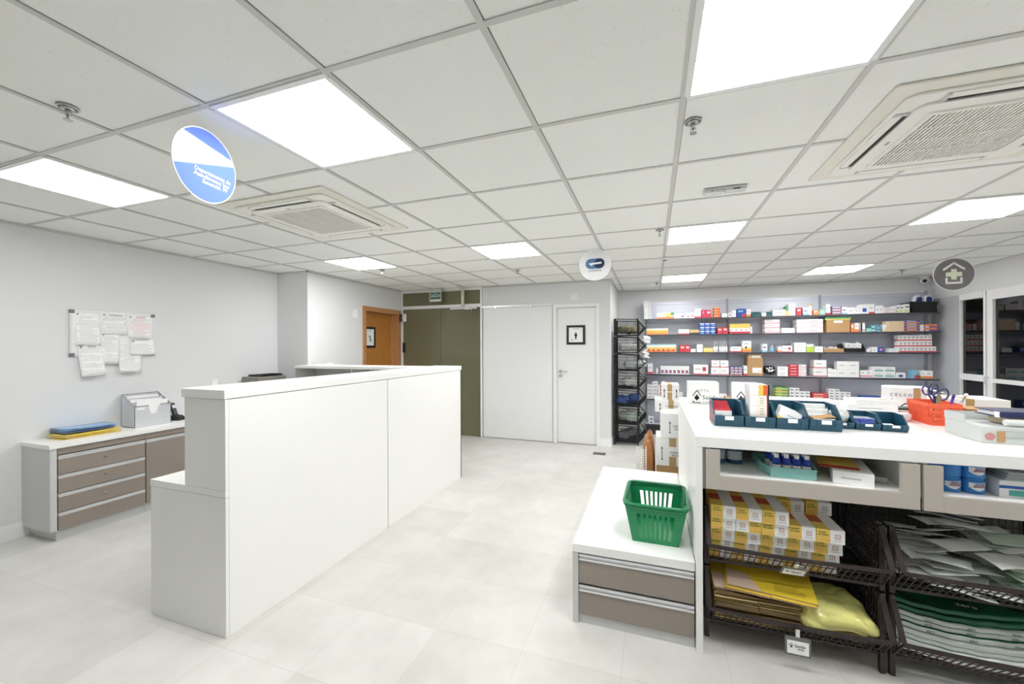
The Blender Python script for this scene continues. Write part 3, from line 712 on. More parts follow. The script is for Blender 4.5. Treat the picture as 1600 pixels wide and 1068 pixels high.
notice(2.452, 1.585, .17, .30, .010, -.02, 'mostly blank sheet hanging off the lower right of the notice board', 6, hdr=False, curl=.02)
notice(2.548, 1.605, .20, .15, .018, .01, 'small dark-outlined certificate at the lower right of the notice board', 7, None, dark=True)

# ------------------------------------------------------------------ wall shelving
UX = (-.105, 1.2, 2.51, 3.815)
SZ_ = {1: 1.985, 2: 1.717, 3: 1.417, 4: 1.042, 5: .615, 6: .18}
STEEL = mat('grey_steel', (216, 219, 230), .38, .2, var=.02)
UPR = mat('upright_steel', (172, 174, 186), .4, .2, var=.02); SHB = mat('shelf_board_steel', (196, 198, 204), .4, .1, var=.02); DKSTEEL = mat('dark_shelf_steel', (84, 84, 90), .4, .3, var=.02)
t = thing('shelving_unit', 'long grey steel wall shelving with three bays of medicine boxes', 'shelving', (1.85, 7.5, 0))
def shl(m, name, M_, par=t, bev=0):
    m.bm.transform(Matrix.Translation(-t.location)); return m.build(name, M_, par, bev)
for b in range(3):
    x0, x1 = UX[b] + .012, UX[b + 1] - .012
    m = MB(); z = .10
    while z < 2.28:
        m.box(x0, x1, 7.622, 7.632, z + .003, min(z + .176, 2.30)); z += .179
    shl(m, 'back_panel', STEEL, bev=.0015)
    shl(MB().box(x0, x1, 7.632, 7.64, .08, 2.30), 'backing', STEEL)
    shl(MB().box(x0 - .01, x1 + .01, 7.608, 7.64, 2.301, 2.318), 'cap_rail', WPAINT)
for x in UX:
    m = MB().box(x - .015, x + .015, 7.600, 7.640, 0, 2.32)
    for k in range(46): m.box(x - .0025, x + .0025, 7.598, 7.6001, .1 + k * .048, .128 + k * .048, INK)
    m.mats = [UPR, INK]
    shl(m, 'upright', None)
for k, z in SZ_.items():
    for b in range(3):
        x0, x1 = UX[b] + (.003 if b else -.02), UX[b + 1] - (.003 if b < 2 else -.0)
        s_ = shl(MB().box(x0, x1, 7.304, 7.5975, z - .005, z, SHB).box(x0, x1, 7.30, 7.304, z - .026, z, DKSTEEL), 'shelf', None)
        for xx in (x0 + .006, x1 - .006):
            mm = MB().prism([(7.31, z - .008), (7.597, z - .008), (7.597, z - .030), (7.32, z - .015)], 'x', xx - .002, xx + .002); mm.bm.transform(Matrix.Translation(-t.location)); mm.build('bracket', WPAINT, s_)
shl(MB().box(UX[0], UX[3], 7.33, 7.60, 0, .147), 'plinth', mat('plinth_dark', (58, 56, 58), .5))

CL = {'w': (247, 247, 247), 'o': (238, 150, 92), 'r': (214, 72, 84), 'y': (246, 214, 110), 'b': (58, 92, 178), 'g': (92, 164, 120), 'k': (48, 46, 52), 'p': (150, 90, 170),
      'pk': (238, 150, 170), 'm': (206, 60, 108), 't': (56, 112, 116), 'mint': (150, 214, 202), 'sky': (140, 198, 222), 'l': (196, 222, 92), 'tan': (196, 168, 120), 'cr': (244, 226, 196),
      'pu': (120, 50, 110), 'teal2': (110, 178, 178), 'gy': (188, 190, 192), 'navy': (36, 52, 116), 'pink': (246, 214, 212)}
def cm(k): return mat('print_' + k, CL[k], .4, var=.02, scale=40)
# style: base colour, marks = (x0, x1, z0, z1, colour, wraps round the sides)
ST = {
 'w': ('w', [(.2, .7, .45, .55, 'gy', 0)]), 'w/o': ('w', [(0, 1, 0, .3, 'o', 1), (.1, .6, .6, .7, 'gy', 0)]), 'w/r': ('w', [(0, 1, 0, .18, 'r', 1), (.15, .7, .55, .65, 'gy', 0)]),
 'w/b': ('w', [(0, 1, 0, .2, 'sky', 1), (.15, .8, .5, .62, 'b', 0)]), 'w/l': ('w', [(0, 1, 0, .7, 'l', 1)]), 'w/y': ('w', [(0, 1, 0, .4, 'cr', 1)]),
 'wyg': ('w', [(0, 1, 0, .35, 'o', 1), (0, .6, .35, .9, 'y', 0), (.6, 1, .55, 1, 'g', 1)]), 'wp': ('w', [(.35, .65, .25, .7, 'p', 0)]), 'wk': ('w', [(.1, .35, .1, .5, 'pk', 0), (.6, .9, .2, .6, 'pk', 0)]),
 'magenta': ('m', [(.15, .5, .5, .85, 'pk', 0), (.5, .9, .1, .4, 'r', 0)]), 'red': ('r', [(.15, .8, .55, .8, 'pink', 0)]), 'og': ('o', [(0, 1, 0, .35, 'r', 1), (.1, .6, .5, .8, 'y', 0)]),
 'b/r': ('b', [(.1, .7, .6, .8, 'sky', 0), (.55, 1, 0, .35, 'r', 1)]), 'teal': ('t', [(.1, .8, .55, .75, 'k', 0)]), 'green': ('g', [(0, 1, 0, .5, 'y', 1)]), 'orange': ('o', [(.1, .6, .5, .8, 'w', 0)]),
 'mint': ('mint', [(.2, .8, .4, .6, 'w', 0)]), 'bo': ('b', [(.1, .9, .5, .85, 'w', 0), (0, 1, 0, .25, 'o', 1)]), 'wb': ('w', [(.3, .75, .2, .6, 'b', 0)]), 'wr': ('w', [(0, 1, .1, .3, 'pk', 1), (.1, .5, .6, .75, 'gy', 0)]),
 'wgk': ('w', [(.1, .7, .1, .35, 'l', 0), (.2, .9, .6, .72, 'k', 0)]), 'y/o': ('y', [(0, 1, .75, 1, 'w', 1), (0, 1, 0, .25, 'o', 1), (.3, .7, .3, .6, 'o', 0)]), 'tan/k': ('tan', [(0, 1, 0, .28, 'k', 1), (.1, .9, .6, .7, 'cr', 0)]),
 'b': ('b', [(.1, .9, .6, .85, 'w', 0), (.3, .8, .15, .35, 'sky', 0)]), 'owr': ('w', [(0, 1, .55, 1, 'y', 1), (0, 1, 0, .2, 'r', 1), (.1, .5, .3, .45, 'gy', 0)]), 'wpk': ('w', [(0, 1, .04, .14, 'pk', 1), (.5, .8, .4, .6, 'gy', 0)]),
 'k/w': ('w', [(0, .35, 0, 1, 'k', 0), (.45, .9, .1, .3, 'pk', 0)]), 'teal2': ('teal2', [(.1, .8, .3, .6, 'w', 0)]), 'sky': ('sky', [(.2, .8, .5, .8, 'b', 0)]), 'cr': ('cr', [(.1, .9, .2, .7, 'o', 0), (.15, .85, .3, .6, 'cr', 0)]),
 'blor': ('b', [(0, 1, 0, .45, 'o', 1), (.2, .8, .6, .85, 'w', 0)]), 'orpu': ('p', [(0, 1, .5, 1, 'o', 1), (.1, .4, .1, .4, 'w', 0)]), 'ty': ('w', [(0, 1, 0, .3, 'o', 1), (0, 1, .3, .6, 'y', 1), (0, 1, .9, 1, 'mint', 1), (.3, .6, .1, .4, 'r', 0)]),
 'y': ('y', [(.05, .95, .5, .7, 'w', 0)]), 'wyo': ('w', [(0, 1, 0, .22, 'o', 1), (0, 1, .22, .4, 'y', 1), (.15, .7, .7, .78, 'gy', 0), (.3, .5, .32, .5, 'k', 0)]), 'wr3': ('w', [(.62, .85, .35, .75, 'r', 0), (0, 1, 0, .1, 'r', 1), (.1, .5, .5, .6, 'gy', 0)]),
 'purple': ('b', [(.2, .8, .3, .7, 'pk', 0)]), 'wrs': ('w', [(0, 1, 0, .2, 'r', 1), (.15, .8, .5, .75, 'gy', 0), (.3, .6, .3, .42, 'r', 0)]), 'wpu': ('w', [(.15, .75, .12, .48, 'pu', 0), (.3, .55, .2, .35, 'pk', 0)]),
 'wrr': ('w', [(0, 1, .04, .14, 'r', 1), (.15, .6, .5, .62, 'gy', 0)]), 'wteal': ('w', [(.1, .9, .2, .45, 'teal2', 0), (.2, .7, .6, .7, 'gy', 0)]), 'bk': ('sky', [(.5, 1, .0, .4, 'm', 0)]), 'ws': ('w', [(.15, .85, .25, .6, 'gy', 0)]),
 'wm': ('w', [(.5, 1, .1, .9, 'm', 0)]), 'gy': ('g', [(0, 1, 0, .4, 'y', 1), (.1, .5, .55, .8, 'l', 0)]), 'wk2': ('w', [(.2, .85, .25, .5, 'k', 0), (.1, .6, .7, .8, 'sky', 0)]), 'ro': ('r', [(0, 1, 0, .2, 'o', 1), (.1, .7, .5, .75, 'pink', 0)]),
 'tan': ('tan', [(.1, .8, .4, .7, 'cr', 0)]),
 'flat': ('w', [(0, 1, 0, .12, 'k', 0), (.6, .9, .4, .7, 'gy', 0)]),
}
_cart = {}
def carton_mesh(w, d, h, st):
    k = (round(w, 3), round(d, 3), round(h, 3), st)
    if k in _cart: return _cart[k]
    base, marks = ST[st]; m = MB(); m.box(-w / 2, w / 2, 0, d, 0, h, cm(base))
    for n, (a, b, c, e, cc, wrap) in enumerate(marks):
        o = .0004 * (n + 1)
        x0, x1 = -w / 2 + a * w, -w / 2 + b * w; z0, z1 = c * h, e * h
        if wrap:
            m.box(x0 - (o if a == 0 else 0), x1 + (o if b == 1 else 0), -o, d + o, z0 + .0002, z1 - .0002 + (o if e == 1 else 0), cm(cc))
        else: m.box(x0, x1, -o, .001, z0, z1, cm(cc))
    m.box(-w * .012, w * .012, d * .02, d * .98, h, h + .0003, cm('gy'))
    me = m.done('carton'); _cart[k] = me; return me
rs = random.Random(5)
def carton(name, label, loc, w, d, h, st, rz=0, group=None, cat='box'):
    o = put(carton_mesh(w, d, h, st), name); o.location = loc; o.rotation_euler = (0, 0, rz)
    return tag(o, label, cat, group)
ORD = ['first', 'second', 'third', 'fourth', 'fifth', 'sixth', 'seventh', 'eighth', 'ninth', 'tenth']
SHN = {1: 'top', 2: 'second', 3: 'third', 4: 'fourth', 5: 'fifth', 6: 'lowest'}
SHELF_ITEMS = [
(1,-0.130,-0.032,0.317,'flatstack:9','white flat carton'),
(1,0.072,0.216,0.101,'w/o','white box with orange foot'),
(1,0.220,0.346,0.105,'wyg','white and yellow box with green corner'),
(1,0.350,0.424,0.075,'w','plain low white box'),
(1,0.427,0.538,0.071,'wp','white box with purple mark'),
(1,0.542,0.666,0.095,'wk','white box with pink blots'),
(1,0.671,0.764,0.151,'w/r','tall white box with red foot'),
(1,0.776,0.844,0.133,'magenta','magenta patterned box'),
(1,0.847,0.915,0.131,'red','crimson patterned box'),
(1,0.958,1.051,0.171,'stack:4:og','orange and red box'),
(1,1.077,1.156,0.066,'w','small white box'),
(1,1.172,1.222,0.071,'wp','small white box with violet mark'),
(1,1.225,1.281,0.109,'w','slim white box'),
(1,1.297,1.416,0.132,'b/r','navy blue box with red corner'),
(1,1.430,1.493,0.120,'w/o','tall white box with orange foot'),
(1,1.508,1.631,0.076,'teal','dark teal box'),
(1,1.643,1.705,0.058,'w','small white box'),
(1,1.713,1.786,0.072,'teal','teal box'),
(1,1.794,1.969,0.100,'w','wide white box'),
(1,1.972,2.006,0.152,'green','slim green box'),
(1,2.010,2.104,0.191,'stack:3:w','white carton'),
(1,2.115,2.175,0.121,'red','red box'),
(1,2.200,2.273,0.121,'w/b','white box with blue foot'),
(1,2.284,2.326,0.181,'tube','tall white tube with yellow cap'),
(1,2.335,2.411,0.077,'orange','low orange box'),
(1,2.418,2.487,0.090,'mint','mint green box'),
(1,2.496,2.552,0.161,'w/r','tall white box with red foot'),
(1,2.562,2.689,0.124,'stack:3:bo','blue and orange box'),
(1,2.693,2.752,0.113,'w/b','white box with thin blue foot'),
(1,2.756,2.852,0.101,'w','squarish white box'),
(1,2.857,2.907,0.098,'w','narrow white box'),
(1,2.911,3.017,0.140,'wb','white box with blue mark'),
(1,3.023,3.090,0.144,'w/r','white box with broad red foot'),
(1,3.100,3.145,0.114,'w','narrow white box'),
(1,3.147,3.195,0.121,'w','narrow white box'),
(1,3.201,3.330,0.085,'stack:2:wr','long white box with pink stripe'),
(1,3.337,3.381,0.108,'wgk','white box with green and black mark'),
(1,3.384,3.428,0.116,'wgk','white box with green and black mark'),
(1,3.432,3.490,0.125,'wgk','taller white box with green and black mark'),
(2,-0.099,0.253,0.107,'row:8:y/o','small yellow and white box'),
(2,0.416,0.582,0.084,'w/r','wide white box with red foot'),
(2,0.590,0.739,0.078,'tan/k','tan box with black foot'),
(2,0.742,0.982,0.185,'grid:3x3:b','blue and white box'),
(2,1.010,1.084,0.101,'red','red box'),
(2,1.089,1.163,0.105,'red','red box'),
(2,1.192,1.480,0.160,'row:4:owr','white orange and red box'),
(2,1.485,1.510,0.110,'w','slim white box'),
(2,1.690,1.893,0.218,'stack:3:wr','large white carton with pink stripe'),
(2,1.917,2.089,0.077,'w','wide white box'),
(2,2.117,2.459,0.209,'stack:3:wpk','wide white carton with pink line'),
(2,2.479,2.801,0.237,'brownlid','brown carton with green and yellow lid'),
(2,2.808,2.848,0.131,'orange','orange box'),
(2,2.851,2.899,0.135,'w/o','white box with orange foot'),
(2,2.922,2.973,0.133,'k/w','white box with black edge'),
(2,2.990,3.048,0.054,'mint','low mint green box'),
(2,3.051,3.112,0.101,'stack:2:teal2','sea green box'),
(2,3.117,3.160,0.100,'stack:2:sky','pale blue box'),
(2,3.182,3.226,0.101,'w/y','white box with cream foot'),
(2,3.232,3.431,0.151,'grid:6x4:cr','cream pillbox'),
(2,3.435,3.613,0.156,'stack:4:blor','blue and orange striped box'),
(2,3.619,3.653,0.093,'w','narrow white box'),
(2,3.657,3.803,0.099,'stack:2:orpu','long orange and purple box'),
(3,-0.097,0.380,0.137,'row:6:ty','teal white and orange box'),
(3,0.439,0.520,0.117,'red','red box'),
(3,0.523,0.598,0.117,'red','red box'),
(3,0.606,0.680,0.053,'w','tiny white box'),
(3,0.700,0.792,0.129,'w','tall white box'),
(3,0.803,0.940,0.071,'y','low yellow box'),
(3,0.948,1.020,0.185,'dropper','white bottle with long nozzle'),
(3,1.036,1.162,0.183,'droprow:4','white bottle with long nozzle'),
(3,1.201,1.356,0.090,'w/r','low white box with red foot'),
(3,1.372,1.497,0.181,'wyo','tall white box with yellow and orange foot'),
(3,1.651,1.718,0.132,'w/b','tall white box with blue foot'),
(3,1.760,1.818,0.106,'bottle:blue','blue bottle'),
(3,1.865,1.912,0.088,'w/o','white box with orange foot'),
(3,1.916,2.053,0.101,'wr3','white box with red mark'),
(3,2.085,2.240,0.150,'stack:3:w','wide white carton'),
(3,2.246,2.290,0.120,'w/l','white box with lime foot'),
(3,2.293,2.338,0.123,'w/l','white box with lime foot'),
(3,2.347,2.453,0.089,'w','low white box'),
(3,2.471,2.718,0.085,'tray','open brown carton of white packets'),
(3,2.721,2.973,0.149,'blackbin','black picking bin of white packets'),
(3,2.995,3.034,0.049,'w','tiny white box'),
(3,3.053,3.124,0.076,'w','flat white box'),
(3,3.134,3.187,0.076,'purple','small purple box'),
(3,3.262,3.368,0.054,'w','long low white box'),
(3,3.377,3.797,0.248,'grid:9x3:wrs','white pillbox with red foot'),
(4,-0.077,0.004,0.173,'w/r','white box with red foot'),
(4,0.053,0.091,0.103,'bottle:white','small white bottle'),
(4,0.130,0.580,0.139,'row:7:wpu','white box with purple square'),
(4,0.649,0.870,0.166,'wr3','wide white box with red mark'),
(4,0.915,1.175,0.240,'grid:2x2:wrr','white carton with red stripe'),
(4,1.194,1.370,0.133,'grid:3x3:bo','blue and orange box'),
(4,1.386,1.439,0.156,'w/r','slim white box with red foot'),
(4,1.447,1.658,0.340,'brown','brown carton with white label'),
(4,1.670,1.852,0.174,'blackbag','black bag of small bottles'),
(4,1.858,1.999,0.150,'stack:2:w','white carton'),
(4,2.009,2.134,0.181,'stack:4:red','red box'),
(4,2.139,2.239,0.182,'stack:4:wr','white box with red stripe'),
(4,2.330,2.502,0.255,'stack:2:wrr','white carton with red line'),
(4,2.512,2.561,0.130,'w','narrow white box'),
(4,2.564,2.626,0.114,'w','small white box'),
(4,2.629,2.901,0.237,'grid:2x2:w','big white carton'),
(4,2.923,3.065,0.105,'row:2:wr','white box with red stripe'),
(4,3.068,3.328,0.161,'grid:2x2:wteal','white and teal box'),
(4,3.336,3.447,0.080,'wb','low white box with blue mark'),
(4,3.514,3.575,0.119,'bk','pale blue box with pink corner'),
(4,3.617,3.748,0.111,'row:2:w/o','cream box with orange foot'),
(5,-0.090,0.085,0.296,'grid:2x5:ws','small white pillbox'),
(5,0.091,0.215,0.300,'grid:2x5:wm','small white pillbox with magenta side'),
(5,0.411,0.478,0.116,'w','small white box'),
(5,1.033,1.139,0.115,'wr3','white box with red mark'),
(5,1.142,1.217,0.087,'tan','tan box'),
(5,1.829,2.002,0.256,'stack:6:gy','green and yellow box'),
(5,2.016,2.286,0.245,'grid:4x5:wk2','black-barred white pillbox left of the red boxes'),
(5,2.320,2.515,0.171,'stack:4:ro','red box with orange foot'),
(5,2.525,2.795,0.242,'grid:4x6:wk2','black-barred white pillbox right of the red boxes'),
(5,2.934,3.159,0.154,'row:3:b','dark blue box'),
(6,-0.070,0.018,0.115,'stack:2:wb','white and blue box'),
]

def pouch_heap(t, w, d, z, h, n, seed, mats_):
    rnd = random.Random(seed)
    for k in range(n):
        MB().blob((rnd.uniform(-w, w) * .6, rnd.uniform(-d, d) * .5, z + h * rnd.uniform(.2, .8)), (w * .4, d * .5, h * .35), seed + k, .3, mats_[k % len(mats_)], 12, 8).build('packet', None, t)
seen = {}
cnt = {}
for it in SHELF_ITEMS: cnt[(it[0], it[5])] = cnt.get((it[0], it[5]), 0) + 1
prev = {}
for (s_, x0, x1, h, st, de) in SHELF_ITEMS:
    z = SZ_[s_]; w = x1 - x0; xc = (x0 + x1) / 2; shn = SHN[s_]; Yf = 7.325 + rs.uniform(0, .02)
    where = f'on the {shn} wall shelf'; z += .0006
    lab = f'{de} {where}'
    if cnt[(s_, de)] > 1: lab = f'{de}, {shn} wall shelf, right of {prev.get(s_, "shelf end").split(" with ")[0]}'
    d = .10 + rs.uniform(0, .05)
    p_ = st.split(':'); key = p_[-1]
    if p_[0] == 'flatstack':
        n = int(p_[1]); hh = h / n
        for k in range(n):
            carton('medicine_box', f'{de}, {"lowest" if k == 0 else "topmost" if k == n - 1 else ORD[k] + " from the bottom"} in the tall pile {where}', (xc + rs.uniform(-.004, .004) - (.0 if k < 6 else .01), Yf, z + k * hh), w + .02, .22, hh - .002, 'flat', 0, 'white flat cartons piled at the left end of the top shelf')
    elif p_[0] in ('row', 'stack', 'grid'):
        if p_[0] == 'row': cN, rN = int(p_[1]), 1
        elif p_[0] == 'stack': cN, rN = 1, int(p_[1])
        else: cN, rN = (int(q) for q in p_[1].split('x'))
        ww, hh = w / cN, h / rN
        big = ww > .15
        for a in range(cN):
            for b in range(rN):
                if key == 'wk2' and b >= rN - 1 and a >= 2: continue
                if key == 'wrs' and b > 0 and a >= 8: continue
                if key in ('ws', 'wm') and b == rN - 1 and a == 0: continue
                if key == 'wrr' and b == 1: fw = .92
                else: fw = 1
                if p_[0] == 'row': lb = f'{de}, {ORD[a]} from left in its row, {shn} wall shelf'
                elif p_[0] == 'stack': lb = f'{de}, {"bottom" if b == 0 else "top" if b == rN - 1 else ORD[b] + " from bottom"} of its stack, {shn} wall shelf'
                else: lb = f'{de}, {shn} wall shelf, {ORD[a]} column, {ORD[b]} row up'
                if de.startswith('white carton') and p_[0] == 'stack' and s_ in (1, 4): lb = lb.replace('its stack', 'the stack by the ' + ('green box' if s_ == 1 else 'black bag'))
                if de == 'white box with red stripe' and p_[0] == 'stack': lb = lb.replace('its stack', 'the four-high stack')
                carton('medicine_box', lb, (x0 + ww * (a + .5) + rs.uniform(-.0007, .0007), Yf + rs.uniform(0, .004), z + b * hh), (ww - .002) * fw, .2 if big else d, hh - .0012, key, 0, f'{de} group {where}')
    elif st == 'tube':
        t_ = thing('tube_bottle', lab, 'bottle', (xc, Yf + .03, z)); MB().cyl((0, 0, 0), (0, 0, h - .04), .02, n=20).build('body', PAPER, t_, .002); MB().cyl((0, 0, h - .04), (0, 0, h), .0185, .016, n=20).build('cap', cm('y'), t_)
    elif st.startswith('bottle'):
        c_ = cm('sky') if 'blue' in st else PAPER
        t_ = thing('bottle', lab, 'bottle', (xc, Yf + .03, z)); r = w * .45
        MB().cyl((0, 0, 0), (0, 0, h * .72), r, n=20).cyl((0, 0, h * .72), (0, 0, h * .82), r, r * .5, n=20).build('body', c_, t_); MB().cyl((0, 0, h * .82), (0, 0, h), r * .5, n=16).build('cap', PAPER, t_)
    elif st.startswith('drop'):
        n = int(p_[1]) if len(p_) > 1 else 2
        for a in range(n):
            t_ = thing('dropper_bottle', (f'{ORD[a]} white long-nozzled bottle from left in the clear pack {where}' if n > 2 else f'{"left" if a == 0 else "right"} white long-nozzled bottle of the loose pair {where}'), 'bottle', (x0 + w * (a + .5) / n, Yf + .03, z), 0, 'white long-nozzled bottles on the third shelf')
            r = w / n * .46
            MB().cyl((0, 0, 0), (0, 0, h * .42), r, n=18).cyl((0, 0, h * .42), (0, 0, h * .52), r, r * .35, n=18).build('body', PAPER, t_)
            MB().cyl((0, 0, h * .52), (0, 0, h), r * .35, r * .1, n=12).build('nozzle', PAPER, t_)
    elif st == 'brownlid':
        t_ = thing('carton', lab, 'carton', (xc, Yf, z)); H = h - .05
        MB().box(-w / 2 + .02, w / 2 - .01, 0, .25, 0, H).build('body', KRAFT, t_, .002)
        MB().box(-w / 2, w / 2, -.006, .26, H, H + .045).build('lid', cm('g'), t_, .002); MB().box(-w / 2, w / 2, -.007, -.0062, H, H + .016).build('band', cm('y'), t_)
        MB().box(-.05, .06, -.0008, 0, H - .045, H - .01).build('name_label', PAPER, t_)
    elif st == 'brown':
        t_ = thing('carton', 'lower ' + lab, 'carton', (xc, Yf, z)); H = h * .82
        MB().box(-w / 2, w / 2, 0, .25, 0, H).build('body', KRAFT, t_, .002); MB().box(-w * .2, w * .42, -.0008, 0, H * .15, H * .45).build('name_label', PAPER, t_); MB().box(w * .2, w * .42, -.0016, -.0008, H * .12, H * .3).build('barcode_label', cm('cr'), t_)
        t_ = thing('carton', 'flat brown carton lying on the brown carton with white label', 'carton', (xc - .005, Yf, z + H)); MB().box(-w * .46, w * .44, 0, .23, 0, h - H).build('body', mat('light_kraft', (212, 180, 140), .7), t_, .002)
        MB().box(-w * .2, w * .35, -.0008, 0, .008, h - H - .02).build('name_label', PAPER, t_)
    elif st == 'tray':
        t_ = thing('open_carton', lab, 'carton', (xc, Yf, z)); hh = .055
        m = MB().box(-w / 2, w / 2, 0, .2, 0, .003).box(-w / 2, w / 2, 0, .003, .003, hh).box(-w / 2, w / 2, .197, .2, .003, hh).box(-w / 2, -w / 2 + .003, .003, .197, .003, hh).box(w / 2 - .003, w / 2, .003, .197, .003, hh)
        m.build('body', KRAFT, t_)
        for k in range(7):
            o = carton('small_packet', 'small white packet lying in the open brown carton on the third shelf', (xc - .09 + k * .028, Yf + .03 + rs.uniform(0, .06), z + .004), .024, .06, .055 + rs.uniform(0, .035), 'w', rs.uniform(-.2, .2), 'white packets in the open brown carton', 'packet')
    elif st == 'blackbin':
        t_ = thing('picking_bin', lab, 'bin', (xc, Yf, z)); hh = .12
        P = [(0, 0), (.24, 0), (.24, hh), (.07, hh), (.03, .07), (-.0, .06)]
        m = MB().prism(P, 'x', -w / 2, -w / 2 + .003).prism(P, 'x', w / 2 - .003, w / 2).box(-w / 2 + .003, w / 2 - .003, 0, .24, 0, .003).box(-w / 2 + .003, w / 2 - .003, 0, .003, .003, .06).box(-w / 2 + .003, w / 2 - .003, .237, .24, .003, hh)
        m.build('body', BLACK, t_)
        for k in range(12):
            carton('small_packet', 'small white and pink packet standing in the black bin on the third shelf', (xc - .085 + (k % 6) * .034, Yf + .05 + (k // 6) * .085, z + .004), .03, .07, .12 + rs.uniform(0, .03), 'wr' if k % 2 else 'w', rs.uniform(-.1, .1), 'packets in the black bin on the third shelf', 'packet')
    elif st == 'blackbag':
        t_ = thing('black_bag', lab, 'bag', (xc, Yf + .08, z)); m = MB().blob((0, 0, h * .5), (w / 2 * .9, .065, h * .40), 4, .12, BLACK, 22, 14, .6); m.build('bag', None, t_)
        m = MB(); rr = random.Random(3)
        for k in range(9): m.cyl((rr.uniform(-.06, .06), -.06, rr.uniform(.06, .13)), (rr.uniform(-.06, .06), -.075, rr.uniform(.05, .14)), .007)
        m.build('bottle_tops', PAPER, t_)
    else:
        carton('medicine_box', lab, (xc, Yf, z), w, d if w < .16 else .18, h, st, rs.uniform(-.03, .03) if w < .06 else 0)
    prev[s_] = de
# black tub and blue packs at the right end of the top shelf
t = thing('black_tub', 'black plastic tub at the right end of the top wall shelf', 'tub', (3.65, 7.44, 1.990))
a = [(-.13, 0), (.12, 0), (.155, .135), (-.16, .15)]
m = MB().prism(a, 'y', -.125, -.12).prism(a, 'y', .12, .125).box(-.13, .12, -.12, .12, 0, .004)
m.bar((-.145, -.12, .075), (-.145, .12, .075), .004, .15, up=(.1, 0, 1)).bar((.138, -.12, .068), (.138, .12, .068), .004, .14, up=(-.1, 0, 1)).bar((-.16, -.127, .148), (.155, -.127, .134), .012).build('body', BLACK, t)
for k, x in enumerate((3.625, 3.735)):
    t = thing('wrapped_pack', ['blue and white wrapped pack, left one in the black tub', 'blue and white wrapped pack, right one in the black tub'][k], 'pack', (x, 7.42, 2.075), .1 * k, 'blue packs in the black tub')
    MB().blob((0, 0, .075), (.052, .04, .085), 10 + k, .22, mat('pack_white', (235, 238, 245), .25), 16, 12, .4).build('wrap', None, t)
    MB().blob((0, -.025, .085), (.036, .022, .052), 20 + k, .1, cm('navy'), 14, 10, .4).build('print', None, t)

# ------------------------------------------------------------------ stacking baskets (one design, two sizes)
def basket_mesh(w, dep, h, tip, rimf, cell, th, M_, slant=.10):
    """front faces -Y; origin at the front-left-bottom centre line; returns body MB"""
    m = MB(); y0 = 0.0
    A = (dep, 0); B = (dep, h); Cc = (y0 + .0, h * .93); D = (-tip, h * rimf); E_ = (y0, 0)
    P = [A, B, Cc, D, E_]
    for sx in (-1, 1):
        x = sx * w / 2
        pts = [(x, p[0], p[1]) for p in P]
        for k in range(5):
            m.bar(pts[k], pts[(k + 1) % 5], th * 2.2, th * 2.6)
        n = int(dep / cell)
        for k in range(1, n): yy = dep * k / n; m.bar((x, yy, 0), (x, yy, h * (.93 + .07 * yy / dep)), th)
        for k in range(1, 5): zz = h * k / 5; fr = -tip * (zz / (h * rimf) if zz < h * rimf else (h * .93 - zz) / (h * (.93 - rimf))); m.bar((x, max(-tip, fr), zz), (x, dep, zz), th)
        for k in range(1, 3):
            yy = -tip * k / 3; zl = h * rimf * k / 3; zu = h * .93 - (h * (.93 - rimf)) * k / 3; m.bar((x, yy, zl), (x, yy, zu), th)
    n = int(w / cell)
    bul = lambda x: -.018 * (1 - (2 * x / w) ** 2)
    N = 12
    for k in range(N):
        xa, xb = -w / 2 + w * k / N, -w / 2 + w * (k + 1) / N
        m.bar((xa, -tip + bul(xa), h * rimf), (xb, -tip + bul(xb), h * rimf), th * 2.6, th * 5.5)
        m.bar((xa, -tip * .7 + bul(xa) * .7, h * rimf * .7), (xb, -tip * .7 + bul(xb) * .7, h * rimf * .7), th)
        m.bar((xa, -tip * .3 + bul(xa) * .3, h * rimf * .3), (xb, -tip * .3 + bul(xb) * .3, h * rimf * .3), th)
    m.bar((-w / 2, 0, 0), (w / 2, 0, 0), th * 2.5, th * 4)
    for k in range(1, n):
        x = -w / 2 + w * k / n
        m.bar((x, 0, 0), (x, -tip + bul(x), h * rimf), th * 1.2)
        m.bar((x, dep, 0), (x, dep, h), th)
        m.bar((x, 0, 0), (x, dep, 0), th)
    for zz in (0, h * .33, h * .66, h): m.bar((-w / 2, dep, zz), (w / 2, dep, zz), th * 1.5)
    for k in range(1, 7): m.bar((-w / 2, dep * k / 7, 0), (w / 2, dep * k / 7, 0), th)
    return m
